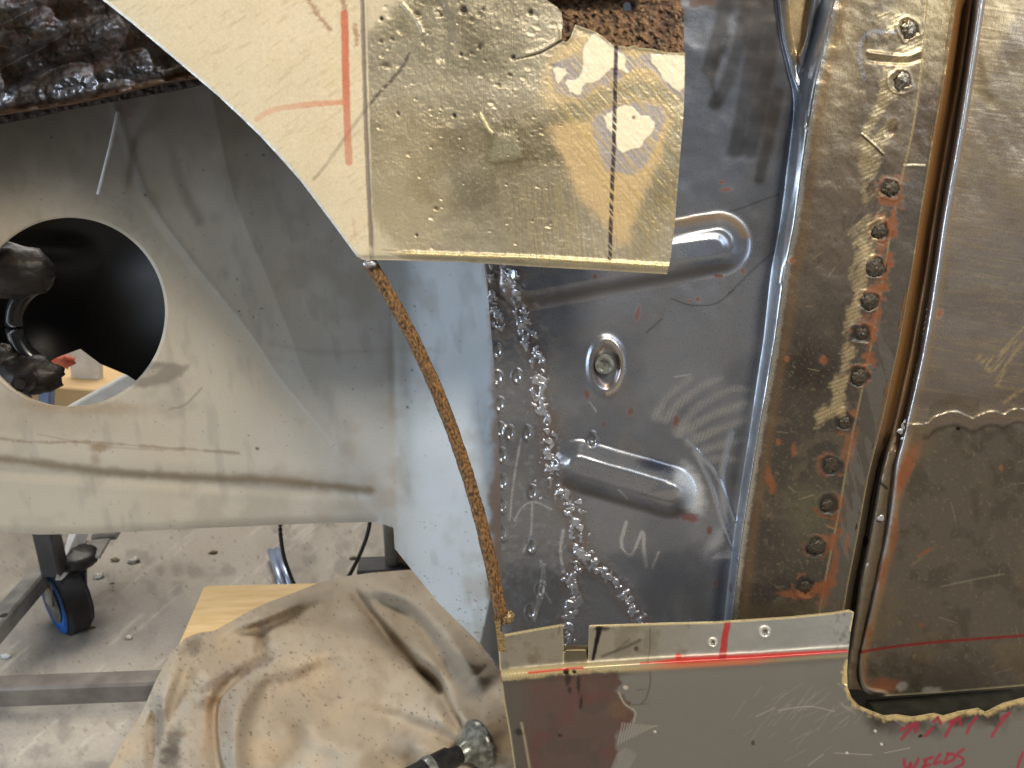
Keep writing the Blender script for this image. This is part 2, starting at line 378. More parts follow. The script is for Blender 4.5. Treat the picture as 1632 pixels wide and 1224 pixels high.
# opens towards the left edge of the sheet
HOLE = [(-13.9 if x < -13 else x, y) for x, y in HOLE]
CR1 = [(140, 40), (190, 190), (235, 318), (305, 418), (364, 491), (404, 543), (445, 605), (500, 672), (551, 734), (592, 776)]
CR2 = [(320, 60), (368, 294), (423, 434), (441, 480), (467, 545), (480, 585), (515, 653), (559, 728), (598, 776)]
def paint_guard(f):
    u, v = f.u, f.v
    f.mix(np.ones_like(u), (172, 163, 146), .46, 0, .35)
    d1, s1, _, _, _ = seg_dist(u, v, smooth_pts(CR1)); d1 = np.where(s1 < 0, d1, -d1)      # >0 right of the fold
    d2, s2, _, _, _ = seg_dist(u, v, smooth_pts(CR2)); d2 = np.where(s2 < 0, d2, -d2)
    fade = 1-sstep(640, 800, v)
    f.up(np.clip(d1, 0, 400)*.035*fade); f.mix(np.exp(-((d1-1)/2.5)**2)*fade*.35, (206, 208, 208), .35)                     # turns away to the right of the sharp fold, with its highlight painted in
    f.up(-np.clip(d2, 0, 400)*.075*fade)                    # and comes back towards the steel seam
    _x = u-646+(v-600)*.02; f.up(.5*(_x+np.sqrt(_x*_x+22**2))*.30)
    f.up(np.exp(-(d1/7)**2)*.5*fade)
    # pressed swage near the bottom
    lv = 738+(u*.065); t = sstep(560, 610, u)
    prof = np.exp(-((v-lv-14)/10)**2)*-3.4+np.exp(-((v-lv+16)/20)**2)*2.2
    f.up(prof*(1-t)*np.clip(.35+u/300*.0+.65, 0, 1))
    f.up(-sstep(0, 26, v-lv-14)*(1-t)*1.5)
    f.up((1-sstep(0, 60, np.abs(v-705-u*.05)))*.5*(1-t))
    # soft vertical folds by the corner
    f.up(np.exp(-((u-628-(v-600)*.02)/7)**2)*-1.0*sstep(420, 640, v))
    f.up((f.n(160, 31, 2)-.5)*5); f.up((f.n(40, 32, 2)-.5)*.5)
    for k in range(5):
        x = 540+k*16; f.up(f.stroke([(x, 795), (x+26, 825)], 6, 6)*.35)
    # roll under at the lower edge
    le = np.interp(u, [-14, 60, 140, 250, 500, 600], [847, 852, 851, 845, 834, 832]); e = np.clip((v-le+16)/16, 0, 1)
    f.up(-(e**2)*6*(1-sstep(596, 610, u)))
    r = np.hypot((u-111)/152, (v-498)/151); f.up(-np.clip(1.03-r, 0, 1)**1.5*300)
    # finish: cool light put into the colour towards the seam, warmer on the left, stains
    f.mix(sstep(.25, 1.1, (u-150)/500+(f.n(120, 33)-.5)*.3), (156, 158, 158))
    f.mix(sstep(600, 700, u+(f.n(60, 41)-.5)*24), (174, 182, 188), .42)
    f.mix(sstep(.52, .75, f.n(70, 34))*.45, (142, 134, 120))
    f.mix(sstep(.58, .8, f.n(24, 35, 3, 80, 3))*.3, (128, 124, 116))
    f.mix((1-sstep(150, 330, v))*(1-sstep(330, 560, u))*.5, (92, 80, 66)); f.mix((1-sstep(140, 430, v+(f.n(60, 43)-.5)*80))*(1-sstep(430, 600, u)*.7)*.75, (78, 70, 60))  # shade of the wing put into the colour, mixed with brown grime
    f.mix(f.blob(205, 170, 14, 22, 20, .7, .5)*.7, (74, 52, 36))
    f.mix(f.stroke([(240, 190), (270, 230), (290, 300), (318, 352)], 15, 13)*.55, (110, 100, 88))
    f.mix(f.stroke([(195, 200), (215, 280), (245, 320)], 20, 22)*.35, (112, 108, 98))
    # dark brown lines along the swage
    f.mix(f.stroke([(-14, 730), (60, 738), (180, 752), (330, 762), (440, 766), (590, 781)], 12, 12, jit=3, js=14)*.75, (104, 88, 62))
    f.mix(f.stroke([(-14, 697), (60, 705), (130, 704), (240, 712), (380, 722)], 3.5, 4, jit=3, js=10)*.6, (116, 98, 74))
    f.mix(f.blob(157, 713, 15, 7, 0, .5, .3)*.8, (130, 108, 78)); f.mix(f.blob(152, 732, 7, 12, 0, .8, .3)*.5, (130, 112, 86))
    f.mix(f.stroke([(60, 692), (157, 710), (260, 718)], 2, 3)*.4, (110, 92, 70))
    f.mix(f.poly([(200, 612), (240, 575), (300, 583), (290, 600), (262, 612), (225, 618)], 4, 3)*.75, (112, 104, 92))
    f.mix(f.poly([(225, 600), (240, 588), (258, 586), (250, 596), (232, 602)], 3)*.8, (160, 150, 132))
    f.mix(f.stroke([(270, 652), (295, 645), (322, 618)], 2.4, 2)*.7, (108, 104, 98))
    f.mix(f.blob(130, 648, 100, 10, 3, .8, .3)*.45, (134, 112, 82))
    f.mix(f.stroke([(640, 340), (648, 600), (652, 800)], 14, 26)*.35, (130, 138, 142))
    f.mix(f.stroke([(430, 548), (520, 562), (640, 556), (700, 560)], 7, 10, jit=4, js=12)*.35, (134, 128, 116))
    f.mix(f.blob(60, 660, 120, 30, 5, .9, .4)*.3, (140, 122, 94))
    f.mix((1-sstep(0, 16, 790-u+(f.n(20, 40)-.5)*22))*sstep(420, 470, v)*.9, (118, 92, 68), .4, .2)
    sp = f.n(3.2, 36, 2); f.mix(sstep(.90, .93, sp)*.6, (84, 78, 68))
    lo = sstep(860, 940, v)*sstep(600, 680, u); f.mix(sstep(.80, .86, f.n(3.6, 42, 2))*lo*.7, (78, 70, 62))
    for x, y, r in ((378, 445, 2.4), (381, 496, 2.6), (417, 492, 2), (404, 505, 2), (442, 518, 2), (393, 247, 2), (420, 247, 3.4), (324, 271, 2.4), (288, 295, 2), (289, 255, 1.8),
                    (661, 488, 2.6), (657, 590, 2.8), (650, 650, 2.5), (649, 648, 2), (197, 308, 2), (232, 311, 3.5), (82, 219, 3), (118, 240, 2), (396, 694, 2), (410, 715, 4), (562, 620, 2)):
        f.mix(f.blob(x, y, r*.75, r*.65, 0, .5)*.85, (66, 63, 60))
    # facet by the sill: dark grey metal
    f.mix(f.poly([(764, 1028), (782, 950), (800, 985), (812, 1080)], 2, 1), (92, 90, 86), .45, .4)
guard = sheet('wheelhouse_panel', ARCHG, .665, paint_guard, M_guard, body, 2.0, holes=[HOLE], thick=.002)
tag(guard, 'grey primed inner panel with large round hole')

# ---- wheel house top and wing extension, unseen, added to shade the inner panel
mesh_obj('wheelhouse_shade', [(-1.1, .505, .925), (.16, .505, .925), (.20, .70, .93), (-1.1, .70, .93), (-1.1, .505, .927), (.16, .505, .927), (.20, .70, .932), (-1.1, .70, .932)],
         [(0, 1, 2, 3), (4, 7, 6, 5), (0, 4, 5, 1), (1, 5, 6, 2), (2, 6, 7, 3), (3, 7, 4, 0)], simple('primer_top', (150, 146, 138), (130, 126, 118), 20, .6), body, smooth=False)
mesh_obj('wing_upper', [(-.34, .500, .868), (.115, .500, .868), (.12, .505, .93), (-.42, .505, .93), (-.34, .502, .868), (.115, .502, .868), (.12, .507, .93), (-.42, .507, .93)],
         [(0, 1, 2, 3), (4, 7, 6, 5), (0, 4, 5, 1), (1, 5, 6, 2), (2, 6, 7, 3), (3, 7, 4, 0)], simple('cream_primer', (206, 192, 158), (190, 176, 142), 20, .5), body, smooth=False)

_ar = [(-.50, .93), (-.53, .80), (-.58, .66), (-.66, .52), (-.76, .40), (-1.3, .36), (-1.3, .93)]
mesh_obj('rear_wing_shade', [(x, .49, z) for x, z in _ar]+[(x, .492, z) for x, z in _ar], [tuple(range(7)), tuple(range(7, 14))[::-1]]+[(k, k+7, (k+1) % 7+7, (k+1) % 7) for k in range(7)], bpy.data.materials['cream_primer'], body, smooth=False)  # unseen wing piece added to block the left light from the inner panel

# ---- rotted shelf in the top left
def paint_shelf(f):
    u, v = f.u, f.v
    f.mix(np.ones_like(u), (118, 102, 90), .48, .15, .3)
    n = f.n(34, 50, 4, -20, 2.2); n2 = f.n(14, 51, 4)
    n3 = f.n(60, 56, 2, -25, 2); r = 1-np.abs(n3-.5)*5; f.up(np.clip(r, 0, 1)*9+(n2-.5)*2.2+np.floor(n*7)*.9)
    lower = sstep(40, 130, v+u*.15)
    f.mix(sstep(.45, .65, n2)*.8, (134, 128, 128), .3, .35); f.mix(sstep(.55, .75, n)*.7, (62, 46, 38))
    f.mix(sstep(.6, .7, f.n(20, 53))*.6, (120, 84, 66)); f.mix(sstep(200, 300, u)*.8, (84, 62, 46), .55, .1)
    f.mix(sstep(.55, .62, f.n(9, 54, 3))*.5, (38, 32, 30))
    edge = np.interp(u, [-14, 60, 110, 190, 320], [182, 172, 165, 147, 119])
    d = edge-v; f.mix(1-sstep(6, 13, d), (106, 78, 54), .5, .2); f.up((1-sstep(2, 12, d))*3.5)
    f.mix(np.exp(-((d-26)/13)**2)*sstep(0, 60, 275-u)*.8, (140, 140, 144), .22, .6)
    f.up(np.exp(-((d-26)/12)**2)*2.2*sstep(.4, .6, n2))
    f.up(-12*(1-lower)*.5)
SH = [(-14, -14), (150, -14), (215, 30), (330, 112), (325, 122), (260, 130), (190, 147), (110, 165), (60, 173), (-14, 184)]
shelf = sheet('rotted_shelf', SH, .615, paint_shelf, M_shelf, body, 2.0, thick=.012)
tag(shelf, 'torn, lumpy rusted metal flange in the upper left')
def dark_gap(f): f.mix(np.ones_like(f.u), (52, 38, 28), .7, 0, .8); f.up((f.n(9, 55)-.5)*4)  # dark brown strip in the gap behind the shelf's lower edge
sheet('shelf_gap_strip', [(-14, 176), (60, 167), (190, 141), (345, 108), (352, 124), (300, 140), (190, 160), (100, 176), (60, 186), (-14, 200)], .645, dark_gap, M_rust, body, 2.0, thick=.004)

# ---- black lamp bucket and suspension behind the hole
def paint_bucket(f):
    f.mix(np.ones_like(f.u), (3, 3, 4), .36, 0, .1)
    r = np.hypot((f.u-150)/220, (f.v-470)/200); f.up(-(1-np.clip(r, 0, 1)**2)*75)
    f.up(np.exp(-((f.v-395-(f.u-60)*.05)/22)**2)*sstep(170, 100, f.u)*9)
bucket = sheet('black_housing', [(-30, 320), (120, 315), (300, 330), (300, 640), (215, 606), (203, 598), (160, 580), (128, 556), (90, 570), (40, 600), (-30, 600)], .80, paint_bucket, M_black, body, 3, thick=.01)
bm = finish_mat('black_enamel', 300, 0, 0, .1, .0002); bm.node_tree.nodes['Principled BSDF'].inputs['Specular IOR Level'].default_value = .22; bucket.data.materials[0] = bm
lump('suspension_knuckle', PY(18, 432, .70), .024, M_greasy, body, .14, 3, (1.5, .8, 1), 26, 16)
lump('pivot_boss', PY(62, 440, .70), .011, M_black, body, .2, 5, (1.2, .9, 1.2), 22, 14)
hose = tube('rubber_hose', [PY(u, v, .712) for u, v in smooth_pts([(62, 452), (38, 470), (24, 500), (26, 535), (42, 562), (70, 585)])], .0075, M_black, body, 14, flat=1)
lump('ball_joint', PY(48, 598, .70), .020, M_greasy, body, .2, 8, (1.4, .8, .9), 30, 18)
lump('ball_joint', PY(8, 588, .71), .022, M_greasy, body, .18, 11, (1, .8, 1.1), 30, 18)
nut = lathe('castle_nut', PY(44, 606, .68), (.1, -1, .1), [(0, .009), (.012, .009), (.012, .005), (.016, .005)], M_greasy, body, 6)

# ---- bare steel bulkhead with pressed beads
CREASE = [(1334, -14), (1318, 60), (1300, 135), (1284, 230), (1266, 360), (1250, 440), (1236, 540), (1222, 620), (1205, 720), (1192, 800), (1180, 880), (1168, 985), (1160, 1060)]
cre = smooth_pts(CREASE)
BK = [(760, 330), (1092, -14)]+[(x+1, y) for x, y in CREASE]+[(800, 1060), (800, 975), (798, 800), (794, 690), (789, 600), (782, 520), (776, 440), (770, 380)]
WELD1 = [(779, 425), (782, 450), (785, 480), (790, 505), (796, 525)]
WELD2 = [(812, 425), (818, 452), (822, 475), (836, 505), (840, 540), (855, 570), (860, 600), (858, 640), (872, 668), (874, 700), (878, 740), (886, 772), (902, 802), (918, 832), (922, 872), (948, 902), (975, 925), (998, 955), (1022, 992), (1030, 1010)]
WELD3 = [(916, 905), (908, 925), (916, 950), (912, 975), (904, 1000), (905, 1030)]
def bead(f, a, b, r, h, wall=12):
    d, s, t, _, _ = seg_dist(f.u, f.v, np.array([a, b], float))
    f.up(h*(1-sstep(r-wall, r, d))); return d, t
def paint_bulk(f):
    u, v = f.u, f.v
    f.mix(np.ones_like(u), (138, 141, 148), .30, .68, .25)
    f.mix(sstep(.4, .7, f.n(120, 60))*.6, (104, 108, 116)); f.mix(sstep(.5, .75, f.n(40, 61))*.4, (134, 132, 130), .3)
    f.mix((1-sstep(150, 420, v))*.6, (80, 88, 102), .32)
    f.up((f.n(90, 62, 3)-.5)*3.0); f.up((f.n(26, 63, 2)-.5)*.35)
    # turn outwards into the pillar
    d, s, t, _, _ = seg_dist(u, v, cre)
    w = np.interp(v, [-14, 130, 420, 700, 1000], [30, 44, 34, 16, 12])
    f.up((1-sstep(0, .45*w+8, d))*20+(1-sstep(0, w+30, d))*5)
    # gusset at the top: two ridges running together, highlight painted on the first
    rg = f.stroke([(1240, -14), (1250, 60), (1262, 110), (1272, 160), (1268, 260), (1252, 360), (1240, 450)], 9, 9, taper=.3); f.up(rg*3.6)
    f.mix(rg*.6, (160, 170, 186), .22, .75)
    pk = f.poly([(1252, -14), (1292, -14), (1282, 60), (1272, 100), (1262, 84), (1254, 40)], 6, 2); f.up(-pk*5); f.mix(pk*.9, (170, 150, 112), .3, .5)
    rg2 = f.stroke([(1300, -14), (1288, 60), (1276, 110), (1280, 200)], 10, 8); f.up(rg2*2.5)
    f.mix(np.exp(-((d-12)/9)**2)*.6, (196, 199, 204), .36, .6)  # this band and the next paint the highlight along the crease
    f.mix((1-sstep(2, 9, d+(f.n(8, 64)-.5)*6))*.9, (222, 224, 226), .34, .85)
    # upper bead: bright end and shaded lower wall painted in
    d, t = bead(f, (845, 442), (1145, 388), 54, 13, 34)
    f.d += 0
    d1, t1 = bead(f, (1020, 408), (1138, 394), 26, 2.2, 15)
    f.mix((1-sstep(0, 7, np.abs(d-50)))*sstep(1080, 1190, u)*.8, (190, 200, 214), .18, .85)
    f.mix((1-sstep(0, 14, np.abs(d-44)))*(v > 300)*sstep(1000, 1100, u)*(v < 380)*.8, (128, 104, 72), .4, .4)
    f.mix((1-sstep(0, 14, np.abs(d-38)))*(v > 420)*.65, (98, 86, 70), .45, .4)
    f.mix(f.blob(1128, 398, 36, 20, -8, .5)*.5, (150, 160, 176), .2, .8)
    # lower bead: lit top and end, shaded underside put into the colour
    d, t = bead(f, (922, 742), (1068, 784), 46, 15, 36)
    f.mix((1-sstep(6, 14, d-14))*(1-sstep(0, 1, t*0))*.4, (150, 152, 156), .22, .7)
    f.mix((1-sstep(0, 10, np.abs(d-36)))*(v > 745+(u-918)*.3)*.75, (84, 74, 60), .45, .4)
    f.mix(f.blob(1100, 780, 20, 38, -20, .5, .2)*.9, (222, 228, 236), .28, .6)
    f.mix(f.blob(1066, 792, 34, 20, -5, .3, .1)*.5, (156, 156, 158), .2, .8); f.up(f.blob(1066, 792, 30, 18, -5, .4)*1.3)
    f.mix(f.blob(1045, 742, 26, 9, 14, .6, .2)*.7, (42, 50, 70), .2, .7)
    # bolt boss: dished ring
    x, y = 966, 584; r = np.hypot((u-x)/27, (v-y)/43)
    f.up(np.exp(-((r-.95)/.22)**2)*3.2); f.up(-(1-sstep(.5, .85, r))*1.0)
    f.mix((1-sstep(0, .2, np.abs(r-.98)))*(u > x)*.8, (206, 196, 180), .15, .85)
    f.mix((1-sstep(0, .16, np.abs(r-.72)))*.7, (96, 66, 48), .4, .4)
    # sanding fans
    for i, pts in enumerate(([(1046, 664), (1062, 634), (1100, 604)], [(1062, 668), (1085, 640), (1130, 608), (1150, 602)], [(1078, 688), (1110, 650), (1160, 622), (1195, 620)], [(1086, 690), (1130, 664), (1190, 640)], [(1098, 704), (1140, 686), (1190, 668)], [(1110, 722), (1150, 708), (1186, 700)], [(1120, 734), (1150, 730), (1175, 732)])):
        m = f.stroke(pts, 15, 10, taper=.4, jit=3, js=14); ridg = .5+.5*np.sin((u*.9+v*.35)*1.2+i*2)
        f.mix(m*(.22+.4*ridg), (184, 184, 182), .22, .7); f.up(m*ridg*.10)
    for pts, w in (([(1110, 720), (1135, 780), (1158, 850), (1180, 900)], 7), ([(1095, 700), (1140, 755), (1172, 830)], 5), ([(1165, 690), (1150, 760), (1160, 840)], 9), ([(1150, 850), (1130, 890), (1160, 890)], 18)):
        m = f.stroke(pts, w, w); f.mix(m*.7, (190, 198, 212), .16, .85); f.up(m*.8)
    # soot finger marks
    for pts, w in (([(1160, -14), (1146, 50), (1130, 112)], 26), ([(1196, -14), (1180, 60), (1160, 130), (1140, 165)], 24), ([(1160, 60), (1136, 120), (1142, 165)], 12), ([(1216, -14), (1196, 110), (1172, 240)], 28),
                   ([(1236, 20), (1215, 150), (1196, 240)], 26), ([(1240, 150), (1225, 220), (1210, 285)], 22), ([(1140, -14), (1230, -14)], 60)):
        f.mix(f.stroke(pts, w, 14, jit=3, js=16)*.8, (26, 24, 24), .45, .2)
    f.mix(f.poly([(1180, -14), (1250, -14), (1262, 130), (1250, 260), (1215, 240), (1190, 120)], 14, 8)*.5, (52, 44, 38), .42, .3)
    f.mix(f.poly([(1094, -14), (1150, -14), (1140, 8), (1098, 14)], 4, 4)*.8, (70, 44, 30), .6, .1)
    # scratches, thin marks, rust drops
    for pts, w in (([(1095, 345), (1160, 338), (1240, 310)], 1.6), ([(1160, 470), (1200, 430), (1235, 400)], 1.6), ([(1070, 476), (1100, 486), (1140, 484), (1170, 462)], 1.8), ([(1030, 530), (1055, 508)], 2)):
        f.mix(f.stroke(pts, w, 1.6)*.7, (56, 56, 60))
    for x, y, a, b, r in ((1016, 500, 4, 13, 10), (1005, 657, 4, 7, 10), (1078, 672, 5, 11, 15), (962, 676, 3, 4, 0), (1150, 290, 5, 3, 20), (1145, 440, 8, 4, 10), (1112, 477, 4, 4, 0), (935, 628, 4, 7, -20), (1184, 432, 4, 6, 0),
                          (1131, 845, 4, 7, 0), (1165, 938, 3, 9, 0), (1140, 930, 3, 7, 0), (1100, 825, 14, 7, 10), (948, 440, 4, 5, 0), (1158, 302, 10, 3, -10), (1100, 480, 3, 2, 0)):
        f.mix(f.blob(x, y, a, b, r, .4, .5, 5)*.85, (96, 50, 34), .6, .1)
    # welded seam strip: darker worked metal and dimples
    w = 1-sstep(60, 125, (u-780)-np.clip((v-600)*.25, 0, 200)+(f.n(30, 65)-.5)*30)
    w = w*sstep(420, 450, v); f.mix(w*.35, (122, 120, 116), .3, .6)
    f.up((f.n(14, 66, 2)-.5)*.9*w); f.mix(sstep(.64, .76, f.n(9, 67, 2))*w*.35, (168, 174, 184), .16, .8)
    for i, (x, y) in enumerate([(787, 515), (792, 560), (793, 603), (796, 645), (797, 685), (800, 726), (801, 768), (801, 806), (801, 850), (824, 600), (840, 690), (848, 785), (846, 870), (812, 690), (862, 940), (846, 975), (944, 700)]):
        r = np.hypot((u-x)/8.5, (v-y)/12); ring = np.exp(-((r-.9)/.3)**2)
        f.up(ring*1.1); f.up(-(1-sstep(.2, .8, r))*.8); f.mix(ring*(u < x+3)*.6, (62, 56, 50), .3, .4); f.mix(ring*(u > x)*.5, (170, 172, 176), .15, .85)  # light and shade of each dimple painted on its two sides
    for W, wd in ((WELD1, 16), (WELD2, 20), (WELD3, 20)):
        m = f.stroke(W, wd+16, 14, jit=5, js=9); f.up(m*1.0); f.mix(m*.4, (110, 86, 70), .35, .5)
        m = f.stroke(W, wd-2, 6, jit=9, js=7)*sstep(.44, .56, f.n(9, 169, 2)); f.mix(m*.8, (188, 193, 202), .28, .75); f.up(m*.9); f.up(m*.8*f.n(7, 68, 2)*2)
    # grinder streaks and scribed marks in bright steel
    for pts, w in (([(830, 700), (818, 770), (812, 830)], 2.4), ([(848, 800), (846, 850), (834, 880)], 2.4), ([(868, 900), (858, 950), (852, 990)], 3), ([(862, 895), (868, 930), (858, 965), (850, 985)], 4), ([(866, 940), (878, 960)], 3.4),
                   ([(823, 505), (835, 520), (856, 538)], 5), ([(898, 845), (893, 880), (898, 912)], 5), ([(998, 832), (990, 868), (1006, 886), (1024, 848), (1026, 880), (1030, 903)], 5.5),
                   ([(820, 830), (832, 808), (852, 800), (880, 812)], 2), ([(1040, 905), (1050, 880)], 3), ([(985, 780), (1000, 795)], 2), ([(940, 640), (950, 655)], 2), ([(1076, 600), (1100, 596)], 2)):
        m = f.stroke(pts, w, 3, jit=1, js=5); f.mix(m*.85, (204, 208, 216), .16, .85); f.up(m*.25)
    m = sstep(900, 1000, v); f.mix(m*sstep(.5, .7, f.n(22, 69, 3, 80, 3))*.5, (146, 150, 158), .25, .7)
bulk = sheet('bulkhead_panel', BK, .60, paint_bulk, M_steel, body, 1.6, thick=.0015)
tag(bulk, 'bare blue grey steel panel with pressed beads')
def weld_chain(name, W, y, r0, seed, parent):
    rs = np.random.RandomState(seed); P = smooth_pts(W, 10); seg = np.hypot(*(P[1:]-P[:-1]).T); cum = np.concatenate([[0], np.cumsum(seg)])
    V = []; Fc = []; s = 0; n = 12; m = 5
    while s < cum[-1]:
        x = np.interp(s, cum, P[:, 0]); yv = np.interp(s, cum, P[:, 1])
        x2 = np.interp(s+2, cum, P[:, 0]); y2 = np.interp(s+2, cum, P[:, 1])
        r = r0*rs.choice([.35, .6, .95, 1.1])*rs.uniform(.8, 1.1); c = PY(x+rs.uniform(-4, 4), yv, y); b = len(V); ax, az, sk = rs.uniform(.6, 1.2), rs.uniform(.5, 1.2), rs.uniform(-.5, .5)
        for i in range(m+1):
            a = math.pi/2*i/m
            for k in range(n):
                th = 2*math.pi*k/n; q = 1+.18*math.sin(3*th+seed+s)
                X = math.cos(th)*math.sin(a)*ax*q; Z = math.sin(th)*math.sin(a)*az*q
                V.append(c+Vector((X+sk*Z, -math.cos(a)*.24, Z))*r)
        for i in range(m):
            for k in range(n): Fc.append((b+i*n+k, b+i*n+(k+1) % n, b+(i+1)*n+(k+1) % n, b+(i+1)*n+k))
        s += rs.uniform(6, 17)*(2.2 if rs.rand() < .3 else 1)
    return mesh_obj(name, V, Fc, M_weld, parent)
weld_chain('weld_bead', WELD1, .5987, .0034, 1, bulk); weld_chain('weld_bead', WELD2, .5987, .0037, 2, bulk); weld_chain('weld_bead', WELD3, .5987, .0037, 3, bulk)
weld_chain('weld_bead', [(925, 800), (938, 850), (940, 880)], .599, .003, 4, bulk); weld_chain('weld_bead', [(868, 720), (850, 790), (880, 790), (905, 805)], .599, .0026, 5, bulk)
# the bolt in the boss
bc = PY(964, 580, .5985)
bolt = lathe('bolt', bc, (-.3, -1, -.1), [(-.002, .0080), (.003, .0080), (.0042, .0072), (.0038, .0056), (.0018, .0050), (.0016, .003), (.0020, .001)], M_tool, bulk, 24)
for p in bolt.data.vertices: p.co.x = p.co.x

# ---- rusty doubler plate and outer wing
def paint_plate(f):
    u, v = f.u, f.v
    f.mix(np.ones_like(u), (106, 80, 58), .8, 0, .8)
    a = f.n(7, 70, 4); b = f.n(20, 71, 4); c = f.n(3.5, 72, 3)
    f.up((a-.5)*3.4+(b-.5)*3+(c-.5)*1.2)
    f.mix(sstep(.5, .72, a)*.7, (136, 106, 74)); f.mix(sstep(.5, .3, b)*.8, (66, 48, 38)); f.mix(sstep(.64, .74, c)*.6, (160, 128, 88)); f.mix(sstep(.42, .3, a)*.8, (42, 30, 26))
    f.mix(sstep(.6, .7, f.n(30, 73))*.6, (92, 64, 46)); f.mix(sstep(.66, .75, f.n(13, 74))*.5, (132, 124, 108))
    f.mix((1-sstep(0, 16, 95-v))*.5, (84, 56, 38))
HP = [(993, 8), (998, 2), (1006, 4), (1008, 14), (1000, 18), (994, 15)]
plate = sheet('rusted_doubler', [(850, -14), (1088, -14), (1086, 8), (1090, 16), (1090, 60), (1089, 100), (1000, 110), (860, 110)], .509, paint_plate, M_rust, body, 1.5, holes=[HP], thick=.003)
tag(plate, 'scaly brown rusted plate behind the wing')
WG = [(150, -14), (166, 2), (213, 39), (276, 92), (349, 154), (415, 217), (478, 287), (533, 360), (568, 408), (578, 414), (640, 415), (740, 418), (850, 425), (960, 431), (1063, 437),
      (1069, 410), (1076, 350), (1083, 260), (1089, 190), (1091, 140), (1092, 84), (1072, 84), (1056, 82), (1042, 78), (1030, 77), (1018, 76), (1012, 72), (1000, 75), (985, 73), (977, 72), (968, 64), (958, 56), (948, 50), (936, 46), (917, 39),
      (913, 50), (909, 60), (903, 67), (895, 64), (895, 50), (897, 38), (895, 20), (888, 11), (874, 2), (862, -14)]
def paint_wing(f):
    u, v = f.u, f.v; fl = 582+v*.03
    f.mix(np.ones_like(u), (214, 200, 170), .5, .1, .3)
    right = sstep(0, 3, u-fl)
    # bare / thin primer area right of the fold
    m = right*(1-.8*f.poly([(578, -20), (640, -20), (625, 30), (600, 40), (586, 60)], 10, 8))
    m = m*(1-.7*f.poly([(590, 340), (640, 400), (660, 440), (585, 440)], 12, 8))
    f.mix(m*.9, (170, 161, 140), .34, .45, .7)
    f.mix(m*sstep(.45, .68, f.n(90, 80))*.7, (190, 178, 148)); f.mix(m*sstep(.45, .75, f.n(76, 81))*.65, (122, 114, 92), .30)
    f.mix(m*f.blob(720, 60, 110, 70, 20, .6, .4, 40)*.4, (112, 104, 78)); f.mix(m*f.blob(760, 210, 150, 45, 10, .6, .3, 40)*.45, (118, 106, 76))
    f.mix(m*f.blob(640, 290, 70, 110, 0, .7, .3)*.5, (190, 172, 132), .42); f.mix(m*f.blob(850, 290, 90, 100, 20, .7, .3)*.5, (112, 100, 72))
    f.mix(m*sstep(.6, .72, f.n(5, 82, 3))*.3, (190, 178, 148), .28)
    # cream paint on the left
    l = (1-right); f.mix(l*sstep(.5, .75, f.n(50, 83))*.3, (206, 190, 152)); f.mix(l*sstep(.6, .8, f.n(5, 84, 3, -35, 5))*.35, (180, 160, 120))
    f.up((f.n(120, 85, 2)-.5)*2.4)
    f.up(m*(f.n(5, 86, 3)-.5)*.42); f.up(m*(f.n(30, 87, 2)-.5)*.5); f.up(l*(f.n(8, 88, 2)-.5)*.25)
    f.up(-6*(1-sstep(0, 60, 640-u-0*v))*0)
    # slight outward roll toward the right edge and down along the fold
    f.up(-((np.clip(u-585, 0, 600)/500)**2)*5); f.up(-((np.clip(585-u, 0, 600)/430)**2)*6)
    # arch lip: narrow turned edge
    d, _, _, _, _ = seg_dist(u, v, smooth_pts(WG[:9])); f.up(-(1-sstep(0, 4, d))*1.6); f.mix((1-sstep(1, 4, d))*.8, (210, 206, 198), .35, .3)
    rs = np.random.RandomState(3)
    for k in range(90):
        x = rs.uniform(600, 900); y = rs.uniform(5, 240) if rs.rand() < .8 else rs.uniform(240, 400); r = rs.uniform(1.6, 4.2)*(1.2 if y < 120 else .8)
        q = f.blob(x, y, r*rs.uniform(.8, 1.5), r, rs.uniform(0, 90), .5); f.up(-q*rs.uniform(.3, .9)); f.up(f.blob(x, y+r*1.4, r, r*.5, 0, .6)*.25)
        if rs.rand() < .22: f.mix(q*.7, (70, 58, 44))
    for x, y, r in ((846, 20, 4), (818, 92, 4), (739, 16, 6), (724, 184, 3), (735, 87, 2.5), (608, 30, 3)):
        f.mix(f.blob(x, y, r, r, 0, .4), (56, 46, 38)); f.up(-f.blob(x, y, r+1, r+1)*1)
    f.up(f.stroke([(640, 5), (662, 30), (674, 52)], 4, 5)*.9); f.up(-f.stroke([(700, 10), (712, 40), (705, 90)], 16, 14)*.9)
    f.mix(f.stroke([(765, 182), (776, 202), (784, 212)], 4, 3)*.8, (212, 200, 150)); f.up(f.stroke([(765, 182), (776, 202), (784, 212)], 4, 4)*.6)
    f.mix(f.poly([(790, 215), (820, 212), (828, 235), (830, 250), (785, 258), (780, 250)], 4, 2)*.5, (160, 156, 128), .4); f.up(f.poly([(790, 215), (820, 212), (828, 235), (830, 250), (785, 258), (780, 250)], 6)*.5)
    f.mix(f.stroke([(785, 262), (830, 256), (858, 253)], 5, 6)*.45, (96, 84, 60))
    # vertical score marks to the lower right
    sc = f.n(2.6, 89, 2, 84, 22); mm = right*sstep(760, 860, u)*sstep(250, 330, v); f.mix(mm*sstep(.5, .7, sc)*.5, (184, 168, 126), .28); f.up(mm*(sc-.5)*.4)
    sc = f.n(2.6, 90, 2, 50, 20); mm = f.poly([(900, 60), (1092, 80), (1078, 330), (1020, 420), (960, 300), (870, 170)], 20, 10)
    f.mix(mm*.35, (140, 128, 98), .35, .4); 
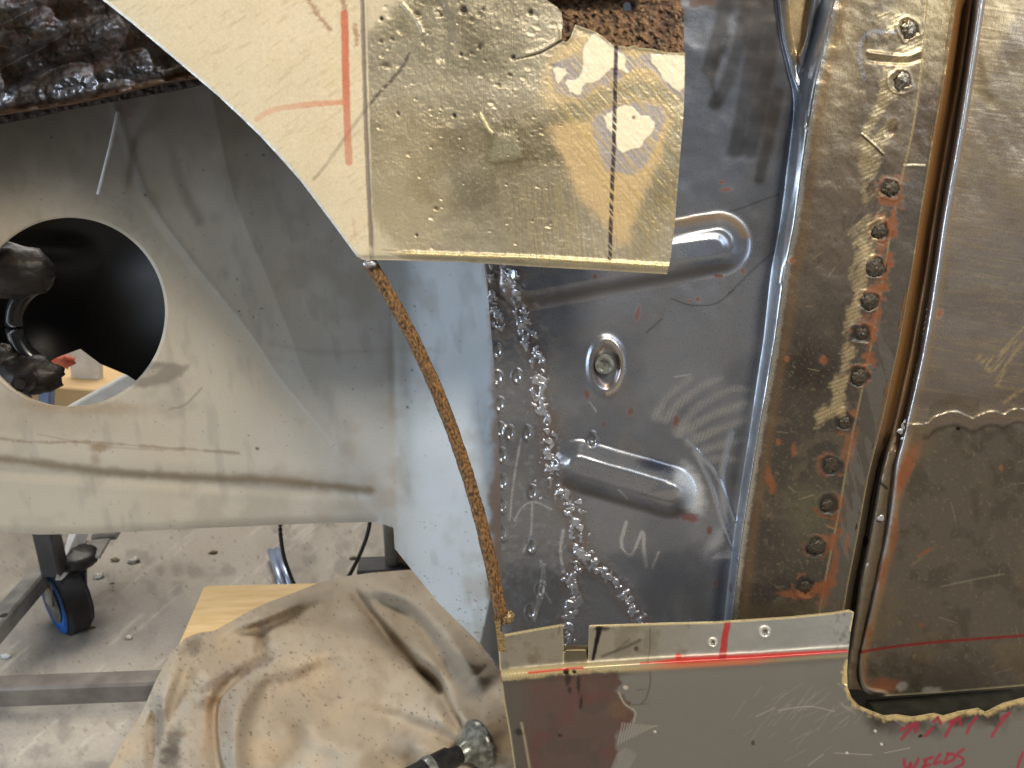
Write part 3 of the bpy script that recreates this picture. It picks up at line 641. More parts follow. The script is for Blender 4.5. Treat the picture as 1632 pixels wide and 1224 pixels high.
    # feathered rings around old paint
    ring1 = [(873, 92), (900, 70), (925, 50), (975, 62), (1010, 78), (1092, 84), (1092, 150), (1040, 130), (1000, 128), (960, 140), (935, 158), (905, 165), (868, 166), (866, 140)]
    ring2 = [(872, 200), (905, 196), (940, 190), (975, 170), (1010, 160), (1040, 160), (1062, 170), (1066, 200), (1055, 240), (1030, 300), (1000, 385), (985, 388), (955, 350), (925, 320), (895, 255)]
    f.mix(f.poly(ring1, 11, 6, 14)*.75, (200, 176, 132), .42, .1); f.mix(f.poly(ring2, 11, 6, 14)*.85, (200, 172, 126), .42, .1)
    g1 = [(876, 112), (885, 98), (905, 96), (935, 72), (940, 50), (978, 66), (992, 80), (1010, 95), (1030, 84), (1092, 88), (1092, 160), (1065, 145), (1040, 110), (1010, 110), (985, 128), (950, 140), (925, 160), (885, 148)]
    g2 = [(942, 196), (958, 176), (990, 168), (1020, 162), (1052, 170), (1062, 184), (1050, 220), (1030, 262), (1010, 280), (965, 272), (952, 240)]
    f.mix(f.poly(g1, 3, 4, 12), (160, 150, 144), .4, .05); f.mix(f.poly(g2, 3, 4, 12), (158, 150, 146), .4, .05)
    f.mix(mm*sstep(.5, .68, sc)*.5, (196, 172, 112), .3); f.up(mm*(sc-.5)*.35)
    P1 = [(928, 77), (942, 56), (952, 53), (960, 62), (976, 74), (993, 88), (998, 95), (996, 106), (1003, 119), (990, 112), (975, 108), (966, 117), (954, 128), (945, 132), (936, 131), (928, 140), (925, 150), (920, 152), (908, 146), (902, 135), (902, 127), (912, 128), (922, 125), (927, 118), (929, 106)]
    P2 = [(881, 111), (888, 107), (900, 110), (904, 119), (896, 125), (890, 135), (886, 130)]
    P3 = [(1038, 88), (1062, 86), (1091, 88), (1091, 140), (1083, 147), (1070, 138), (1055, 125), (1048, 110), (1038, 100)]
    P4 = [(962, 186), (975, 178), (985, 171), (1000, 169), (1012, 174), (1020, 184), (1034, 186), (1044, 197), (1040, 210), (1028, 222), (1020, 236), (1000, 240), (992, 243), (985, 238), (980, 222), (968, 204)]
    for Pn in (P1, P2, P3, P4):
        p = f.poly(Pn, 1.2, 2.2, 7); f.mix(f.poly(Pn, 2.6, 2.2, 7)*.7, (122, 110, 96)); f.mix(p, (228, 218, 190), .34, 0, .1); f.up(p*.35)
    f.mix(f.blob(1010, 187, 3, 3), (140, 126, 104))
    # bright bottom lip
    lv = np.interp(u, [640, 850, 1063], [404, 411, 424]); q = np.exp(-((v-lv)/3.6)**2)*sstep(610, 660, u); f.up(q*1.6); f.mix(q*.9, (214, 196, 144), .24, .45)
    le = np.interp(u, [578, 640, 740, 850, 960, 1063], [414, 415, 418, 425, 431, 437]); k = 1-sstep(0, 9, le-v); f.up(-k*2.2)
    f.up(-f.stroke([(620, 405), (655, 414)], 2, 2)*.4)
    # torn edge highlight, crack
    d, _, _, _, _ = seg_dist(u, v, np.array(WG[20:40], float)); f.mix((1-sstep(.5, 3, d))*.8, (222, 206, 166), .3, .3); f.up((1-sstep(0, 6, d))*1.0)
    c = f.stroke([(896, 64), (880, 74), (862, 84), (842, 90), (824, 94)], 2.4, 1.6, taper=.5); f.mix(c, (34, 28, 22)); f.up(-c*1.6)
    c = f.stroke([(896, 60), (878, 70), (860, 80), (840, 86)], 5, 6); f.up(c*.8)
    # marker lines: dark fold line, black line, pink-red layout marks
    f.mix(f.stroke([(577, -14), (580, 100), (584, 220), (590, 350), (593, 413)], 7.5, 2.5, jit=.8, js=10)*.75, (92, 78, 74), .5)
    f.up(-f.stroke([(577, -14), (580, 100), (584, 220), (590, 350), (593, 413)], 5, 4)*.5)
    f.mix(f.stroke([(652, 86), (640, 108), (622, 130), (596, 158), (560, 205), (520, 262), (500, 285)], 5.5, 3, jit=1)*(.35+.4*(u > 590)), (92, 82, 74))
    bl = f.stroke([(982, 70), (981, 110), (980, 165), (978, 240), (975, 310), (972, 412)], 6.5, 1.8, jit=.7, js=5)
    f.mix(bl*(.95-.9*sstep(.55, .7, sc)*sstep(110, 170, v)), (50, 36, 42), .45)
    red = f.stroke([(549, 22), (551, 120), (553, 190), (556, 258)], 12, 2.5, jit=1.2, js=12); f.mix(red*(.85-.25*sstep(120, 250, v)), (190, 96, 70), .5)
    red = f.stroke([(546, 163), (500, 166), (455, 171), (428, 178), (410, 190)], 9, 2.5, jit=1.2); f.mix(red*(.35+.35*sstep(400, 560, u)), (206, 130, 100), .5)
    for pts in ([(488, -10), (500, 12), (512, 30), (526, 46)], [(545, -10), (549, 14)], [(566, 40), (568, 70)]):
        f.mix(f.stroke(pts, 7, 6, jit=5, js=4)*.6, (140, 84, 60))
    f.mix(f.stroke([(563, 350), (566, 380)], 3, 4)*.3, (190, 120, 100))
    f.mix(f.stroke([(610, 398), (660, 402)], 2, 2)*.5, (80, 70, 50)); f.mix(f.poly([(585, 388), (625, 404), (650, 416), (580, 416)], 4, 3)*.5, (196, 186, 158))
wing = sheet('wing_panel', WG, .50, paint_wing, M_wing, body, 1.5, thick=.0016, rimcol=(150, 140, 118))
tag(wing, 'tan and cream outer wing sheet with marker lines and flaking paint')

# ---- rusty arch lip
def lip():
    px = smooth_pts([(588, 418), (606, 445), (632, 492), (660, 545), (688, 602), (714, 665), (735, 730), (756, 795), (774, 862), (788, 922), (797, 978)], 16)
    _c = np.polyfit(px[:, 1], px[:, 0], 4); _y = np.linspace(416, 980, 170); px = np.stack([np.polyval(_c, _y), _y], 1)
    rs = np.random.RandomState(8); N = len(px); n = 20; nz = rs.rand(N+8, n)
    sm = (nz[:-8]+nz[1:-7]*1.0+nz[2:-6])/3
    V = [PY(x, y, .512+.012*math.sin(i/N*math.pi)) for i, (x, y) in enumerate(px)]
    rad = [.0045+.0006*(i/N) for i in range(N)]
    def rf(i, k):
        th = 2*math.pi*k/n; g = .34*math.exp(-((th-1.0)/.20)**2)
        return 1+.12*(sm[i, k]-.5)+.08*(nz[i, k]-.5)-g
    return tube('arch_lip', V, rad, M_lip, body, n, rf, side=(0, 1, 0))
M_lip = simple('orange_rust', (58, 38, 20), (150, 110, 62), 620, .6, .1, 1, 9, (.36, .70), .0010, (1, 1, .55))
tag(lip(), 'long curved orange rusted rod edge')
mesh_m = simple('brass_cut_edge', (186, 160, 110), (120, 98, 66), 500, .35, .5, .6)
lump('weld_stub', PY(589, 420, .506), .0032, M_weld, body, .3, 4, (1.4, 1, .8))
lump('weld_stub', PY(808, 984, .515), .0046, mesh_m, body, .7, 6, (1.1, .7, 1.1), 22, 14, 3.5)
prism('lip_end', [(786, 978), (797, 976), (798, 1010), (804, 1014), (806, 1040), (794, 1038), (790, 1000)], .512, .003, mesh_m, body)

# ---- pillar with plug welds
FLE = [(1478, -14), (1468, 110), (1456, 200), (1441, 268), (1424, 345), (1408, 440), (1392, 530), (1374, 620), (1354, 715), (1338, 810), (1322, 890), (1304, 985), (1290, 1060)]
CHL = [(1526, -14), (1508, 110), (1488, 220), (1468, 340), (1452, 445), (1434, 545), (1408, 665), (1384, 760), (1368, 850), (1352, 930), (1343, 985), (1330, 1060)]
PIL = [(x, y) for x, y in CREASE]+[(x, y) for x, y in CHL[::-1]]
def paint_pillar(f):
    u, v = f.u, f.v
    f.mix(np.ones_like(u), (110, 99, 86), .34, .5, .4)
    f.mix((1-sstep(-40, 300, v+(f.n(60, 100)-.5)*220))*.85, (180, 163, 128), .3, .5)
    f.mix(sstep(.35, .75, f.n(70, 101))*.7, (86, 78, 70), .32); f.mix(sstep(.45, .8, f.n(40, 102))*.4, (132, 118, 96), .3)
    f.mix(sstep(330, 600, v)*.85, (64, 60, 55), .40, .4); f.mix(sstep(430, 640, v)*sstep(.55, .72, f.n(24, 103))*.5, (104, 94, 78))
    f.mix(f.blob(1290, 590, 40, 30, 0, .6, .5, 20)*.7, (48, 42, 36)); f.mix(f.blob(1290, 820, 42, 50, 0, .6, .5, 20)*.55, (96, 92, 70), .5, .2)
    f.mix(sstep(.72, .82, f.n(3.2, 104, 2))*sstep(400, 600, v)*.5, (130, 118, 92)); f.mix(sstep(.7, .8, f.n(6, 105, 2))*.3, (60, 52, 44))
    f.up((f.n(70, 106, 3)-.5)*2.6); f.up((f.n(18, 107, 3)-.5)*.7)
    dc, _, _, _, _ = seg_dist(u, v, cre); f.up(-(1-sstep(0, 22, dc))*1.2)
    f.mix((1-sstep(2, 10, dc+(f.n(7, 108)-.5)*6))*.85, (200, 196, 186), .2, .85); f.mix(np.exp(-((dc-16)/9)**2)*.4, (130, 100, 66))  # crease highlight painted on the pillar side too
    # flange: overlap step
    dF, sF, _, _, _ = seg_dist(u, v, smooth_pts(FLE)); rt = np.where(sF < 0, dF, -dF)      # >0 right of the line
    R = sstep(-.5, 1.5, rt); f.up(-R*1.6)
    f.mix(R*sstep(240, 300, v)*.75, (98, 92, 84), .34, .5); f.mix(R*(1-sstep(60, 160, v))*.5, (170, 152, 112))
    f.mix(R*f.blob(1476, 190, 22, 50, 10, .5, .3)*.7, (92, 78, 70), .3)
    f.mix(R*sstep(500, 560, v)*(f.n(20, 109, 3, 75, 6) > .55)*.3, (140, 138, 132), .25, .7)
    f.mix((1-sstep(.6, 2.2, dF))*(1-sstep(240, 270, v)*.3)*.6, (214, 190, 140), .25, .6)
    # a short cut across the flange
    f.mix(f.stroke([(1441, 264), (1456, 262), (1474, 264)], 3, 1.6, smooth=False)*.9, (190, 176, 150)); f.up(f.stroke([(1441, 264), (1474, 264)], 3, 2)*.5)
    # rust along the overlap and round the plugs
    rz = sstep(265, 300, v)*(1-.4*sstep(650, 760, v)*(v < 840)); n = f.n(9, 110, 3)
    f.mix((1-sstep(2, 12, dF+(n-.5)*24))*rz*sstep(.42, .55, f.n(30, 111))*.9, (116, 66, 32), .8, 0)
    f.mix((1-sstep(4, 30, np.abs(rt+18)+(n-.5)*40))*sstep(275, 300, v)*(1-sstep(480, 540, v))*sstep(.4, .56, f.n(16, 112))*.85, (116, 66, 32), .8, 0)
    for x, y in PLUGS:
        r = np.hypot((u-x)/17, (v-y)/16); a = np.arctan2(v-y, u-x)
        m = np.exp(-((r-1.15+(n-.5)*.6)/.22)**2)*(y > 260); f.mix(m*sstep(.45, .6, f.n(11, 113))*.7, (116, 66, 32), .8, 0)
        r = r+(f.n(14, 117, 2)-.5)*.7; f.mix((1-sstep(.7, 1.2, r))*.8, (46, 44, 40) if y > 260 else (98, 88, 74), .4, .4); f.up(-(1-sstep(.5, 1.1, r))*.9); f.up(np.exp(-((r-1.1)/.15)**2)*.6)
    for x, y, a, b, rot in ((1228, 768, 7, 22, -15), (1312, 574, 6, 8, 0), (1254, 572, 4, 5, 0), (1240, 705, 4, 6, 0), (1265, 718, 4, 10, 0), (1300, 940, 34, 9, -20), (1262, 415, 5, 5, 0), (1330, 905, 6, 30, 8), (1318, 935, 5, 22, 8), (1350, 866, 3, 16, 5), (1268, 948, 26, 6, 5)):
        f.mix(f.blob(x, y, a, b, rot, .5, .5, 7)*.85, (116, 66, 32), .8, 0)
    # ground patch: bright ragged sweep with fine arcs
    G1 = [(1395, 20), (1440, 20), (1470, 40), (1474, 80), (1448, 100), (1432, 140), (1425, 200), (1412, 245), (1398, 300), (1406, 345), (1396, 400), (1382, 430), (1376, 470), (1366, 520), (1362, 560), (1350, 610), (1344, 660), (1322, 668), (1296, 684), (1300, 658), (1330, 632), (1326, 612), (1344, 590), (1342, 560), (1352, 500), (1362, 470), (1352, 440), (1366, 400), (1348, 370), (1376, 320), (1370, 240), (1380, 200), (1400, 160), (1412, 110), (1418, 70)]
    g = f.poly(G1, 5, 9, 12)*sstep(.30, .62, f.n(12, 114, 3, -50, 3)); arcs = .5+.5*np.sin((u*.45+v*1.0)*.95+f.n(60, 115)*9)
    f.mix(g*(.35+.5*arcs), (214, 192, 148), .26, .75); f.up(g*arcs*.16)
    sw = f.stroke([(1430, 50), (1390, 52), (1374, 64), (1370, 90), (1378, 125)], 6, 4, jit=1.5, js=4); f.mix(sw*.6*sstep(.35, .55, f.n(4, 116, 2)), (170, 176, 190), .25, .6)
    f.mix(f.stroke([(1374, 216), (1392, 232), (1407, 247)], 3, 2)*.8, (64, 46, 30)); f.up(f.stroke([(1374, 214), (1392, 230), (1407, 245)], 3, 2)*.7)
    f.up(f.stroke([(1385, 84), (1440, 90), (1468, 82)], 5, 8)*1.2); f.up(-f.stroke([(1385, 96), (1440, 100), (1468, 94)], 5, 8)*1.2)
    f.up(-f.blob(1420, 205, 8, 12, 20, .5)*1.4); f.mix(f.blob(1420, 207, 7, 11, 20, .5)*.7, (88, 62, 50), .3)
    for k in range(26):
        rs = np.random.RandomState(k+50); x = rs.uniform(1220, 1400); y = rs.uniform(100, 960); a = rs.uniform(-1, 1); L = rs.uniform(8, 30)
        f.mix(f.stroke([(x, y), (x+L*math.cos(a), y+L*math.sin(a))], 1.2, 1.6)*.45, (176, 160, 126), .3)
    # bottom fold
    f.mix(sstep(955, 975, v-(u-1165)*-.06)*.5, (96, 84, 62))
    dR, _, _, _, _ = seg_dist(u, v, smooth_pts(CHL)); f.mix((1-sstep(.5, 2.6, dR))*.8, (176, 154, 112), .28, .6); f.up((1-sstep(0, 6, dR))*.6)
PLUGS = [(1448, 46), (1436, 130), (1418, 300), (1402, 368), (1395, 428), (1384, 480), (1374, 532), (1368, 600), (1346, 672), (1324, 742), (1318, 805), (1300, 872), (1282, 934)]
pillar = sheet('door_pillar', PIL, .572, paint_pillar, M_pillar, body, 1.6, thick=.002)
tag(pillar, 'brown heat stained pillar with a row of plug welds')
for i, (x, y) in enumerate(PLUGS):
    c = PY(x, y, .5725)
    rs = np.random.RandomState(i+9)
    p = lump('plug_weld', c+Vector((rs.normal(0, .0006), 0, rs.normal(0, .0006))), .0064*rs.uniform(.7, 1.25), M_plug if y > 260 else M_nub, pillar, .55, 40+i, (rs.uniform(.85, 1.1), .16, rs.uniform(.85, 1.15)), 28, 16, 3.0)
    if i in (4, 6, 8, 0, 1): lump('weld_nub', c+Vector((rs.uniform(-.001, .001), -.0014, rs.uniform(0, .001))), .0011, M_nub, pillar, .2, i, (1, 1, 1), 12, 8)

# ---- seal channel between pillar and door, and a dark backing sheet for the gap under the door
def paint_chan(f):
    f.mix(np.ones_like(f.u), (118, 84, 48), .4, .3, .4); f.mix(sstep(.5, .7, f.n(30, 120, 3, 80, 5))*.6, (110, 80, 44), .35); f.mix(sstep(600, 800, f.v)*.8, (92, 84, 70))
    _l = sstep(680, 730, f.v); _x = f.u-np.interp(f.v, [p[1] for p in CHL], [p[0] for p in CHL]); f.up(_l*sstep(14, 22, _x)*6); f.mix(_l*np.exp(-((_x-24)/4)**2)*.5, (150, 140, 120), .3, .6); f.mix(_l*(1-sstep(10, 18, _x))*.7, (40, 34, 26)); f.up(_l*(f.n(12, 122, 2)-.5)*1.2)
    d, s, _, _, _ = seg_dist(f.u, f.v, smooth_pts([(x+14, y) for x, y in CHL])); f.up(-np.exp(-(d/7)**2)*5); f.mix(np.exp(-((d-1)/4)**2)*.6, (36, 24, 14))
    f.mix(f.stroke([(1404, 770), (1413, 778)], 5, 3)*.8, (10, 10, 10)); f.mix(f.blob(1380, 862, 4, 7)*.8, (14, 12, 10)); f.up(-f.blob(1380, 862, 4, 7)*2)
sheet('seal_channel', [(x-6, y) for x, y in CHL[::-1]]+[(1575, -14), (1540, 220), (1500, 450), (1460, 680), (1440, 800), (1410, 960), (1394, 1040), (1384, 1100), (1352, 1098)], .574, paint_chan, M_pillar, body, 2.2, thick=.01)
def paint_box(f):
    f.mix(np.ones_like(f.u), (30, 28, 22), .5, .2, .5); f.mix(sstep(1400, 1500, f.u)*.8, (62, 58, 42)); f.up(-(f.n(30, 121)-.5)*2)  # gap shade put into near-black colour; dark olive inner face further right
sheet('sill_gap_backing', [(1100, 955), (1345, 960), (1380, 975), (1660, 1010), (1660, 1190), (1100, 1190)], .62, paint_box, M_pillar, body, 4, thick=.02)
beam('sill_reinforcement', PY(1400, 1150, .565)+Vector((0, 0, 0)), PY(1680, 1128, .565), .05, .012, simple('olive_dark_steel', (52, 50, 40), (36, 34, 28), 60, .5, .3, .3), body)

# ================================================================== THE DOOR
DL = [(1556, -14), (1538, 110), (1521, 220), (1500, 340), (1484, 450), (1466, 560), (1443, 665), (1434, 705), (1425, 740), (1421, 775), (1412, 840), (1402, 890), (1395, 925), (1383, 975), (1372, 1020), (1366, 1050), (1366, 1078), (1372, 1098), (1386, 1107), (1406, 1110)]
DO = DL+[(1500, 1104), (1646, 1092), (1646, -14)]
def paint_door(f):
    u, v = f.u, f.v
    f.mix(np.ones_like(u), (140, 131, 122), .30, .6, .3)
    f.mix((1-sstep(250, 420, v+(f.n(60, 130)-.5)*120))*.35, (172, 150, 110), .3)
    f.mix(sstep(480, 640, v)*.35, (112, 98, 82)); f.mix(sstep(.48, .68, f.n(60, 131))*.45, (120, 110, 100), .28)
    low = sstep(668, 690, v+(f.n(12, 132)-.5)*14); f.mix(low*.9, (88, 81, 70), .40, .4); f.mix(low*sstep(.5, .7, f.n(34, 133))*.5, (68, 60, 48)); f.mix(low*sstep(.74, .82, f.n(4, 134, 2))*.5, (124, 114, 90))
    f.mix(low*sstep(.5, .75, f.n(70, 135))*.4, (112, 96, 70))
    f.mix(f.poly([(1555, 70), (1548, 110), (1552, 150), (1586, 178), (1570, 130), (1600, 60), (1646, -14), (1575, -14)], 10, 5)*.45, (196, 174, 130), .35)
    f.mix(f.poly([(1550, 70), (1562, 66), (1572, 120), (1590, 176), (1560, 156), (1548, 130)], 5, 3)*.6, (104, 88, 62))
    f.up((f.n(150, 136, 2)-.5)*5); f.up((f.n(36, 137, 3)-.5)*.9); f.up(low*(f.n(14, 138, 3)-.5)*.6)
    st = f.n(2.4, 139, 2, 8, 18); f.mix(sstep(.56, .72, st)*(1-low)*.3, (176, 156, 118), .2); f.up((st-.5)*.12*(1-low))
    # rolled front edge, its highlight put into the colour
    d, _, _, _, _ = seg_dist(u, v, smooth_pts(DL)); wv = np.interp(v, [0, 450, 700, 1000], [13, 12, 9, 8])
    q = np.clip(d/(wv*1.3), 0, 1); f.up(np.sin(np.pi*q)*3.4-(1-q)**2*5); k = np.exp(-((d-wv*.55)/(wv*.35))**2)
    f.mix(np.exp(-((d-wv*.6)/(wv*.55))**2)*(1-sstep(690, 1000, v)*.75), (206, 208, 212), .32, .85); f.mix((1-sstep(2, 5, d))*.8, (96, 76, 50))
    f.mix(np.exp(-((d-wv*1.4)/5)**2)*.4, (170, 138, 88)); 
    m = (1-sstep(4, 26, d+(f.n(18, 140)-.5)*22))*sstep(690, 730, v)*(1-sstep(860, 1000, v)*.3)*sstep(.40, .55, f.n(28, 141)); f.mix(m*.8*(d > 8), (116, 66, 32), .8, 0)
    for x, y, a, b, rot in ((1448, 740, 10, 42, 25), (1438, 762, 9, 34, 15), (1424, 850, 7, 34, 5), (1406, 910, 7, 24, 15), (1412, 1092, 26, 11, 5), (1385, 1008, 6, 10, 0), (1596, 746, 3, 6, 0), (1467, 996, 5, 4, 0), (1475, 880, 14, 3, -30), (1498, 500, 5, 9, 30)):
        f.mix(f.blob(x, y, a, b, rot, .5, .45, 7)*.8, (116, 66, 32), .8, 0)
    # weld seam: pale cut line with scallops
    sc = 662-np.abs(np.sin((u-1500)/16))*9-4*np.sin(u/21); L = np.interp(u, [1440, 1480, 1500], [1, 1, 0]); sl = (676-(u-1440)*.08)*L+sc*(1-L)
    ln = np.exp(-((v-sl)/1.4)**2)*(u > 1440)*sstep(.3, .5, f.n(14, 144, 2)); f.mix(ln*.8, (200, 180, 138), .3, .4)
    sd = sstep(0, 3, v-sl)*(1-sstep(14, 22, v-sl))*(u > 1445); f.mix(sd*.55, (116, 100, 80), .3); f.up(sd*.8); f.up((f.n(7, 142, 2)-.5)*sd*1.1)
    f.mix(np.exp(-((v-sl-24)/4)**2)*(u > 1470)*.6, (50, 42, 32)); f.mix(np.exp(-((v-sl+14)/10)**2)*(u > 1480)*(u < 1560)*.4, (84, 72, 50)); f.mix(f.blob(1527, 683, 3.5, 3), (8, 6, 5)); f.mix(np.exp(-((v-634)/14)**2)*.35*(u > 1450), (92, 82, 70))
    # bright scuffs
    for pts, w in (([(1570, 580), (1600, 560), (1632, 520)], 12), ([(1590, 610), (1610, 570), (1646, 530)], 7), ([(1560, 570), (1580, 590), (1600, 575)], 8), ([(1600, 640), (1646, 612)], 4)):
        f.mix(f.stroke(pts, w, 9, jit=4, js=5)*.5*sstep(.4, .6, f.n(2.5, 143, 2, -50, 10)), (210, 186, 134), .2, .6)
    for k in range(56):
        rs = np.random.RandomState(k+150); x = rs.uniform(1480, 1640); y = rs.uniform(180, 650) if k < 45 else rs.uniform(700, 1080); a = rs.normal(.15, .25) if k < 45 else rs.uniform(-1.4, 1.4); Lq = rs.uniform(8, 34)
        f.mix(f.stroke([(x, y), (x+Lq*math.cos(a), y+Lq*math.sin(a))], .9, 1.5)*.32, (190, 176, 146), .25)
    f.mix(f.stroke([(1500, 935), (1560, 922), (1600, 915)], 2, 2)*.5, (150, 142, 122)); f.mix(f.stroke([(1470, 888), (1452, 902)], 2, 2)*.5, (150, 122, 80))
    for x, y in ((1438, 1094), (1478, 1101), (1492, 1103)): f.mix(f.blob(x, y, 9, 7, -20, .4, .3, 5)*.75, (168, 164, 154), .3, .4)
    f.mix(f.stroke([(1552, 785), (1556, 830)], 9, 9, jit=3)*.4, (66, 54, 40))
    # red layout line
    f.mix(f.stroke([(1366, 1040), (1430, 1030), (1520, 1021), (1646, 1012)], 4.6, 1.6, jit=.5)*.92, (126, 34, 32), .45)
    d2 = np.abs(v-np.interp(u, [1406, 1500, 1646], [1110, 1104, 1092])); f.mix((1-sstep(.5, 3.5, d2))*(u > 1400)*.8, (190, 180, 146), .3, .5)
door = sheet('car_door', DO, .566, paint_door, M_door, body, 1.6, thick=.010, rimcol=(60, 52, 40))
tag(door, 'bare ground steel door skin with a rough weld seam across it')
weld_chain('edge_weld', [(1440, 672), (1436, 690), (1434, 706), (1424, 730)], .5640, .0024, 21, door)
weld_chain('edge_weld', [(1406, 826), (1402, 838)], .566, .0030, 23, door); weld_chain('edge_weld', [(1386, 900), (1388, 912)], .566, .0018, 24, door)

# ================================================================== THE SILL REPAIR PANEL
SO = [(793, 1012), (806, 1012), (850, 1004), (897, 996), (899, 1043), (902, 1037), (934, 1037), (937, 1058), (939, 998), (1000, 996), (1060, 994), (1140, 992), (1200, 988), (1260, 984), (1330, 977), (1354, 973), (1361, 976), (1356, 1005), (1352, 1040), (1350, 1070),
      (1351, 1096), (1358, 1113), (1370, 1126), (1386, 1133), (1410, 1142), (1430, 1140), (1455, 1144), (1490, 1138), (1505, 1142), (1530, 1135), (1560, 1130), (1572, 1136), (1600, 1122), (1646, 1110), (1646, 1240), (822, 1240), (812, 1170), (803, 1120), (797, 1075)]
def fold_v(u): return np.interp(u, [790, 900, 1050, 1200, 1352, 1660], [1076, 1066, 1056, 1048, 1038, 1012])
def paint_sill(f):
    u, v = f.u, f.v; fv = fold_v(u)
    f.mix(np.ones_like(u), (122, 119, 112), .42, .25, .3)
    fl = 1-sstep(-3, 1, v-fv)
    f.up(-np.clip(fv-v, 0, 120)*.22*(u < 1362)); f.up(np.exp(-((v-fv-3)/8)**2)*3.2*(u < 1355)); f.up(-(sstep(0, 1, (v-fv-10)/200))*3)
    f.up((f.n(150, 150, 2)-.5)*2.5); f.up((f.n(30, 151, 3)-.5)*.4)
    f.mix(fl*sstep(1300, 900, u)*.5, (132, 120, 92), .38, .3); f.mix(fl*sstep(1000, 1200, u)*.5, (140, 140, 134), .4, .3)
    f.mix(fl*sstep(.5, .7, f.n(26, 152))*.45*(u < 1100), (96, 86, 66)); f.mix(f.poly([(899, 1034), (937, 1034), (937, 1060), (899, 1060)], 2), (86, 76, 58), .4)
    # fold, its bright highlight put into the colour
    k = np.exp(-((v-fv-3)/10)**4)*sstep(1180, 830, u)+np.exp(-((v-fv-7)/3)**2)*.5; f.mix(np.clip(k, 0, 1)*.9*(u < 1353), (222, 202, 148), .26, .4)
    f.mix(np.exp(-((v-fv-14)/3.5)**2)*sstep(1040, 960, u)*.7, (72, 58, 46))
    # brown lacquer patch on the left
    br = f.poly([(800, 1086), (870, 1078), (985, 1070), (990, 1088), (980, 1100), (1004, 1120), (1012, 1140), (1000, 1160), (980, 1172), (984, 1200), (970, 1250), (790, 1250)], 4, 6, 12)
    f.mix(br*.92, (88, 68, 60), .32, .1, .4); f.mix(br*sstep(.5, .7, f.n(34, 153))*.5, (74, 66, 58)); f.mix(br*sstep(.55, .75, f.n(50, 154))*.5, (100, 62, 58))
    f.mix(br*(1-sstep(20, 50, u-805))*.6, (92, 90, 82), .35, .3)
    for x, y, a, b in ((829, 1166, 8, 6), (905, 1082, 5, 10), (922, 1090, 3, 14), (996, 1096, 4, 3), (892, 1172, 4, 3), (908, 1100, 3, 5), (926, 1120, 3, 12)):
        f.mix(f.blob(x, y, a, b, 0, .4, .4, 4)*.8, (34, 28, 26)); f.up(f.blob(x, y, a, b)*.6)
    f.mix(f.blob(984, 1130, 16, 14, 0, .4, .4, 6)*.6, (116, 92, 72), .22, .3); f.mix(f.blob(997, 1096, 4, 3), (220, 210, 190), .2, .5)
    f.mix(f.stroke([(986, 1104), (996, 1122), (1012, 1134), (1010, 1150)], 3, 3)*.8, (170, 162, 144), .25)
    for k in range(14): f.mix(f.stroke([(985+k*4.5, 1186-k*2.2), (992+k*4.2, 1152+k*.4)], 1.6, 2)*.6, (186, 182, 168), .25)
    for k in range(10): f.mix(f.stroke([(975+k*3, 1224), (985+k*3.2, 1192+abs(k-4)*2)], 2, 2.5)*.4, (170, 168, 158), .25)
    # left side return edge
    le = np.interp(v, [1010, 1075, 1120, 1170, 1240], [793, 797, 803, 812, 822]); d = u-le
    f.mix((1-sstep(1, 3.5, d))*.9, (200, 184, 146), .3, .4); f.mix(np.exp(-((d-20-(v-1075)*.03)/2)**2)*(v > 1150)*.7, (176, 164, 134), .3); f.up(-(1-sstep(0, 14, d))*1.5)
    # top edge
    te = np.minimum.reduce([seg_dist(u, v, np.array(SO[a:b], float))[0] for a, b in ((1, 4), (8, 18))]); f.mix((1-sstep(.8, 2.6, te))*.9, (224, 204, 152), .28, .4)
    for x in (898, 937): f.mix(f.stroke([(x, 998), (x, 1058)], 1.6, 1.5, smooth=False)*.8, (176, 160, 124))
    f.mix(f.stroke([(899, 1037), (933, 1037)], 2, 1.5)*.9, (70, 58, 42))
    # black bar, hair cracks
    f.mix(f.poly([(951, 998), (960, 999), (955, 1020), (947, 1052), (942, 1054), (948, 1020)], 1.5, 1), (22, 14, 14), .3); f.mix(f.blob(958, 1002, 12, 4, 0, .5, .4)*.8, (30, 22, 20))
    for pts, w in (([(1036, 1000), (1036, 1030), (1032, 1056)], 1.8), ([(1036, 1070), (1036, 1090), (1030, 1112), (1022, 1122)], 2.2), ([(1008, 1123), (1034, 1122)], 1.4), ([(1015, 1100), (1030, 1098)], 1.4), ([(892, 998), (890, 1010)], 2.4), ([(978, 1040), (1004, 1018)], 1.8), ([(960, 1046), (1000, 1030), (1020, 1020)], 5)):
        f.mix(f.stroke(pts, w, 1.8)*.6, (62, 54, 46))
    f.mix(f.blob(1014, 1034, 4, 4), (72, 60, 50)); f.mix(f.blob(848, 1052, 8, 5, 20, .5)*.5, (92, 76, 50))
    for x, y, r in ((902, 1071, 5), (915, 1071, 3.5)): f.mix(f.blob(x, y, r, r*.9, 0, .3, .3, 4), (40, 28, 20)); f.up(-f.blob(x, y, r, r)*1.4)
    f.mix(f.blob(931, 1070, 10, 4, 0, .4)*.6, (206, 160, 130))
    # red marker
    rd = np.exp(-np.abs((v-fv+1-np.interp(u, [840, 1050, 1352], [2, 0, 0]))/np.interp(u, [840, 1040, 1090, 1250, 1352], [2.5, 1.5, 6.5, 4.5, 2.5]))**3)
    f.mix(rd*sstep(838, 844, u)*(1-(u > 930)*(u < 1020))*(u < 1352)*.95, (188, 26, 20), .35, 0); f.mix(np.exp(-((v-fv-7)/4)**2)*sstep(1000, 1080, u)*sstep(1260, 1180, u)*.7, (240, 110, 62), .35, 0)
